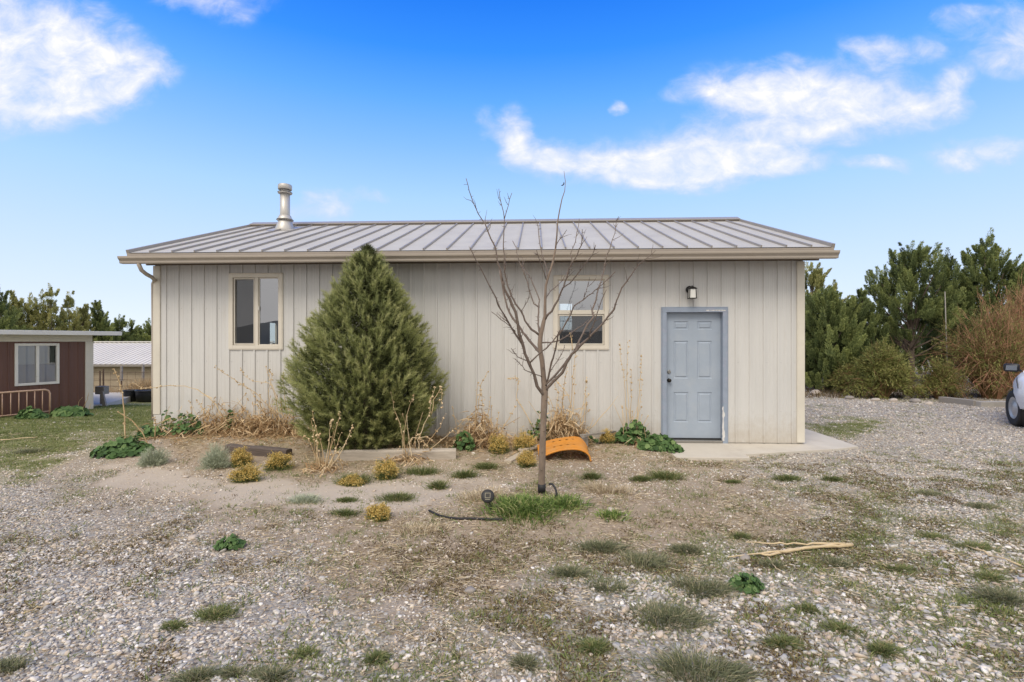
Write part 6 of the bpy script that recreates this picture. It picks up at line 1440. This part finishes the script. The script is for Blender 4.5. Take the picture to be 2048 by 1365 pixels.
def hose(pts, dzs, label, r=.011):
    P = [Vector(gp(a, b))+Vector((0,0,dz)) for (a, b), dz in zip(pts, dzs)]; o = P[0].copy(); D_ = []
    for i in range(len(P)-1):
        p0, p1, p2, p3 = P[max(i-1,0)], P[i], P[i+1], P[min(i+2,len(P)-1)]
        for f in (0,.25,.5,.75): D_.append(.5*((2*p1)+(p2-p0)*f+(2*p0-5*p1+4*p2-p3)*f*f+(3*p1-p0-3*p2+p3)*f**3)-o)
    D_.append(P[-1]-o); m = MB(); m.tube(D_, r, 9); ob = m.build('hose', M['rubber'], None, True); ob.location = o; return tag(ob, label, 'hose')
hose([(858,1024),(872,1031),(890,1037),(915,1040),(945,1040),(975,1041),(1010,1042)], [.012]*7, 'black hose lying in the straw left of the grass clump')
hose([(1094,1008),(1103,1010),(1110,1008),(1113,1008),(1110,1006),(1104,1004),(1098,1003)], [.0,.02,.06,.10,.15,.18,.175], 'black hose end looping up beside the bare trunk')
hose([(1192,889),(1215,887),(1238,882),(1256,874)], [.015,.012,.015,.02], 'black hose along the wall right of the orange arch', .012)

# split sticks
def stickm(paths, label, name='stick'):
    m = MB(); o = Vector(gp(*paths[0][0][0])); rs = np.random.RandomState(int(paths[0][0][0][0]))
    for pts, w0, w1, dz in paths:
        P = [Vector(gp(a, b))+Vector((0,0,dz[i] if isinstance(dz, list) else dz))-o for i, (a, b) in enumerate(pts)]; D_ = []
        for a, b in zip(P[:-1], P[1:]):
            for f in (0,.34,.67): D_.append(a.lerp(b, f)+Vector(rs.normal(size=3)*.004))
        D_.append(P[-1]); N = len(D_); m.tube(D_, [(w0+(w1-w0)*i/(N-1))*(1+.15*rs.normal()) for i in range(N)], 6)
    ob = m.build(name, M['stick'], None, True); ob.location = o; return tag(ob, label, 'stick')
stickm([([(1705,1096),(1660,1099),(1610,1104),(1570,1110),(1520,1114),(1456,1122)], .017, .006, .03), ([(1690,1097),(1640,1097),(1600,1098),(1560,1096),(1520,1095),(1492,1094)], .012, .004, .04), ([(1600,1103),(1570,1109),(1540,1117),(1522,1114)], .014, .008, .025)], 'long split pale branch lying on the right gravel')
stickm([([(1925,1093),(1960,1107),(1990,1118),(2042,1137)], .005, .008, .02)], 'thin straight pale stick near the right edge')
stickm([([(1740,1124),(1760,1132),(1780,1138)], .006, .006, .015)], 'short pale twig right of the long split branch')
stickm([([(1535,1118),(1545,1130),(1552,1143),(1560,1148)], .005, .003, .02)], 'thin grey twig bending down from the split branch')
stickm([([(50,1232),(75,1222),(100,1214)], .004, .004, .02)], 'short pale twig on the left foreground gravel')
stickm([([(0,884),(40,881),(75,878)], .010, .006, .03)], 'thin pale stick on the lawn at the left edge')
# timber curb at the far edge of the drive
def curb(p, q, w_, top, label, mat):
    a, b = Vector(gp(*p)), Vector(gp(*q)); m = MB(); m.bar((0,0,top-.3), tuple(b-a+Vector((0,0,top-.3))), w_, .6); o = m.build('curb', M[mat], None, bevel=.012); o.location = a; return tag(o, label, 'curb')
curb((1882,805),(1953,813),.16,.16,'dark timber curb running back from the pale concrete curb','oldwood')
curb((1955,813.5),(2085,812),.2,.13,'pale concrete curb at the drive edge left of the car','oldconcrete')
# small pole and rail bits far back
x, y, z = gp(1988, 800); pl = MB().tube([(0,1.5,0),(-.08,1.5,1.6),(-.13,1.5,3.3)], [.02,.017,.013], 6).build('pole', M['oldwood'], None, True); pl.location = (x, y, z); tag(pl, 'thin grey pole standing among the broom stems', 'pole')
Yr_ = 19.0; fr = thing('rail_fence', 'low brown rail fence bit beyond the outbuilding corner', 'fence', ((1612-CX)/F*Yr_, Yr_, 0))
for dx_ in (-.4, .15, .55): MB().box(dx_-.03, dx_+.03, -.03, .03, -.1, .55).build('post', M['darkwood'], fr)
for zz in (.12, .3, .46): MB().box(-.7, .7, -.05, -.031, zz, zz+.1).build('rail', M['oldwood'], fr)

# ================================================================ white car at the right edge
def car():
    hd = Vector((-.78, -.63, 0)).normalized(); lf = Vector((-hd.y, hd.x, 0))
    wc = Vector((10.20, 10.06, 0)); org = wc - hd*1.35 + lf*.80; org.z = float(gh(wc.x, wc.y))-.005
    o = thing('parked_car', 'white car parked at the right edge with its front wheel turned', 'car', org, math.atan2(hd.y, hd.x))
    # cross sections from rear to front: x, half width, sill z, shoulder z, deck z, deck half width
    S = [(-2.2,.62,.42,.86,.98,.52),(-2.05,.80,.34,.92,1.05,.70),(-1.5,.90,.28,.98,1.06,.76),(-.6,.92,.26,1.0,1.07,.78),(.5,.92,.26,1.0,1.07,.78),(1.0,.91,.27,.99,1.09,.76),(1.35,.895,.29,.95,1.08,.74),(1.62,.85,.33,.90,1.04,.68),(1.82,.76,.36,.86,.99,.58),(2.0,.62,.38,.80,.93,.46),(2.14,.42,.42,.70,.84,.30)]
    m = MB(); rows = []
    for (x, w_, zs, zh, zd, dw_) in S:
        half = [(0,zs),(w_*.8,zs),(w_*.95,zs+.04),(w_*1.0,zs+.18),(w_*1.005,(zs+zh)/2+.05),(w_*.985,zh-.06),(w_*.93,zh+.02),((w_+dw_)/2*.96,(zh+zd)/2+.025),(dw_*.9,zd),(dw_*.5,zd+.02),(0,zd+.028)]
        row = [(x,-a,b) for a, b in half]+[(x,a,b) for a, b in half[-2:0:-1]]
        rows.append(len(m.v)); m.v += row
    k = len(row)
    for a, b in zip(rows[:-1], rows[1:]):
        for j in range(k): m.f.append((a+j, a+(j+1)%k, b+(j+1)%k, b+j))
    m.f.append(tuple(rows[0]+j for j in range(k))); m.f.append(tuple(rows[-1]+j for j in range(k)))
    body = m.build('body', M['carpaint'], o, True)
    # cut the wheel arches
    cm = MB()
    for x in (1.35, -1.35):
        for s in (-1, 1): cm.lathe([(.42,-.28),(.42,.3)], (x, s*.86, .37), 40, RX)
    cut = cm.build('cutter', M['rubber'], None); cut.parent = o
    bmod = body.modifiers.new('arch', 'BOOLEAN'); bmod.object = cut; bmod.operation = 'DIFFERENCE'; bmod.solver = 'EXACT'
    bpy.context.view_layer.update(); dg = bpy.context.evaluated_depsgraph_get(); me = bpy.data.meshes.new_from_object(body.evaluated_get(dg)); body.modifiers.clear(); body.data = me
    if len(me.materials) > 1:
        pass
    bpy.data.objects.remove(cut)
    es = body.modifiers.new('edge', 'EDGE_SPLIT'); es.split_angle = math.radians(40)
    for x in (1.35, -1.35):
        for s in (-1, 1):
            wa = MB(); wa.lathe([(.425,-.1),(.425,.12)], (x, s*.60, .38), 32, RX); wa.build('wheel_arch', M['rubber'], o)
            we = bpy.data.objects.new('wheel', None); COL.objects.link(we); we.parent = o; we.location = (x, s*.79, .365); we.rotation_euler = (0, 0, (math.radians(24) if x > 0 else 0))
            t = MB(); t.lathe([(.22,-.10),(.30,-.112),(.345,-.105),(.363,-.07),(.366,0),(.363,.07),(.345,.105),(.30,.112),(.22,.10)], (0,0,0), 40, RX, False); t.build('tyre', M['tyre'], we, True)
            q_ = 1 if s < 0 else -1
            t = MB(); t.lathe([(.235,-.09*q_),(.235,.095*q_),(.215,.10*q_),(.19,.07*q_),(.13,.085*q_),(.07,.105*q_),(.02,.108*q_)], (0,0,0), 36, RX); t.build('rim', M['rim'], we, True)
    # cabin with glass band
    def loft(rings, name, mat):
        c = MB(); n = len(rings[0])
        for r_ in rings: c.v += r_
        for i in range(len(rings)-1):
            for j in range(n): c.f.append((i*n+j, i*n+(j+1)%n, (i+1)*n+(j+1)%n, (i+1)*n+j))
        c.f.append(tuple((len(rings)-1)*n+j for j in range(n))); return c.build(name, M[mat], o, bevel=.02)
    def ring(x0, x1, w0, w1, z): return [(x0,-w0,z),(x0,w0,z),(x1,w1,z),(x1,-w1,z)]
    loft([ring(-2.0,.95,.74,.74,1.05), ring(-1.72,.28,.66,.62,1.46)], 'windows', 'mirrorglass')
    loft([ring(-1.74,.30,.665,.625,1.455), ring(-1.5,.0,.56,.54,1.56)], 'roof', 'carpaint')
    for s in (-1, 1):
        p = MB()
        for a, b in (((.97,s*.745,1.05),(.29,s*.625,1.47)), ((-.35,s*.75,1.05),(-.45,s*.65,1.47)), ((-2.0,s*.745,1.05),(-1.73,s*.665,1.47))): MB().bar(a, b, .07, .05).build('pillar', M['carpaint'], o)
        mi = MB(); zc = 1.155
        mi.box(-.045,.055,-.125,.125,-.085,.085)
        mo = mi.build('mirror', M['black'], o, True, bevel=.04); mo.location = (.62, s*.985, zc-.01)
        g_ = MB().poly([(.0565,-.085,-.052),(.0565,.085,-.052),(.0565,.09,.05),(.0565,-.075,.05)]); g_.build('mirror_face', M['mirrorglass'], mo)
        MB().bar((.62, s*.83, 1.08), (.62, s*.98, 1.12), .05, .04).build('mirror_arm', M['black'], o)
        hl = MB(); hl.tube([(1.60,s*.80,.99),(1.72,s*.795,.95),(1.80,s*.775,.87),(1.83,s*.765,.79)], [.008,.013,.013,.008], 6); hl.build('lamp_trim', M['plastic'], o)
    bp = MB()
    for a, b in (((1.83,-.64,.39),(2.02,-.52,.41)), ((2.02,-.52,.41),(2.17,-.36,.45)), ((2.17,-.36,.45),(2.17,.36,.45)), ((2.17,.36,.45),(2.02,.52,.41)), ((2.02,.52,.41),(1.83,.64,.39))): bp.bar(a, b, .05, .12)
    bp.build('bumper_trim', M['plastic'], o)
car()
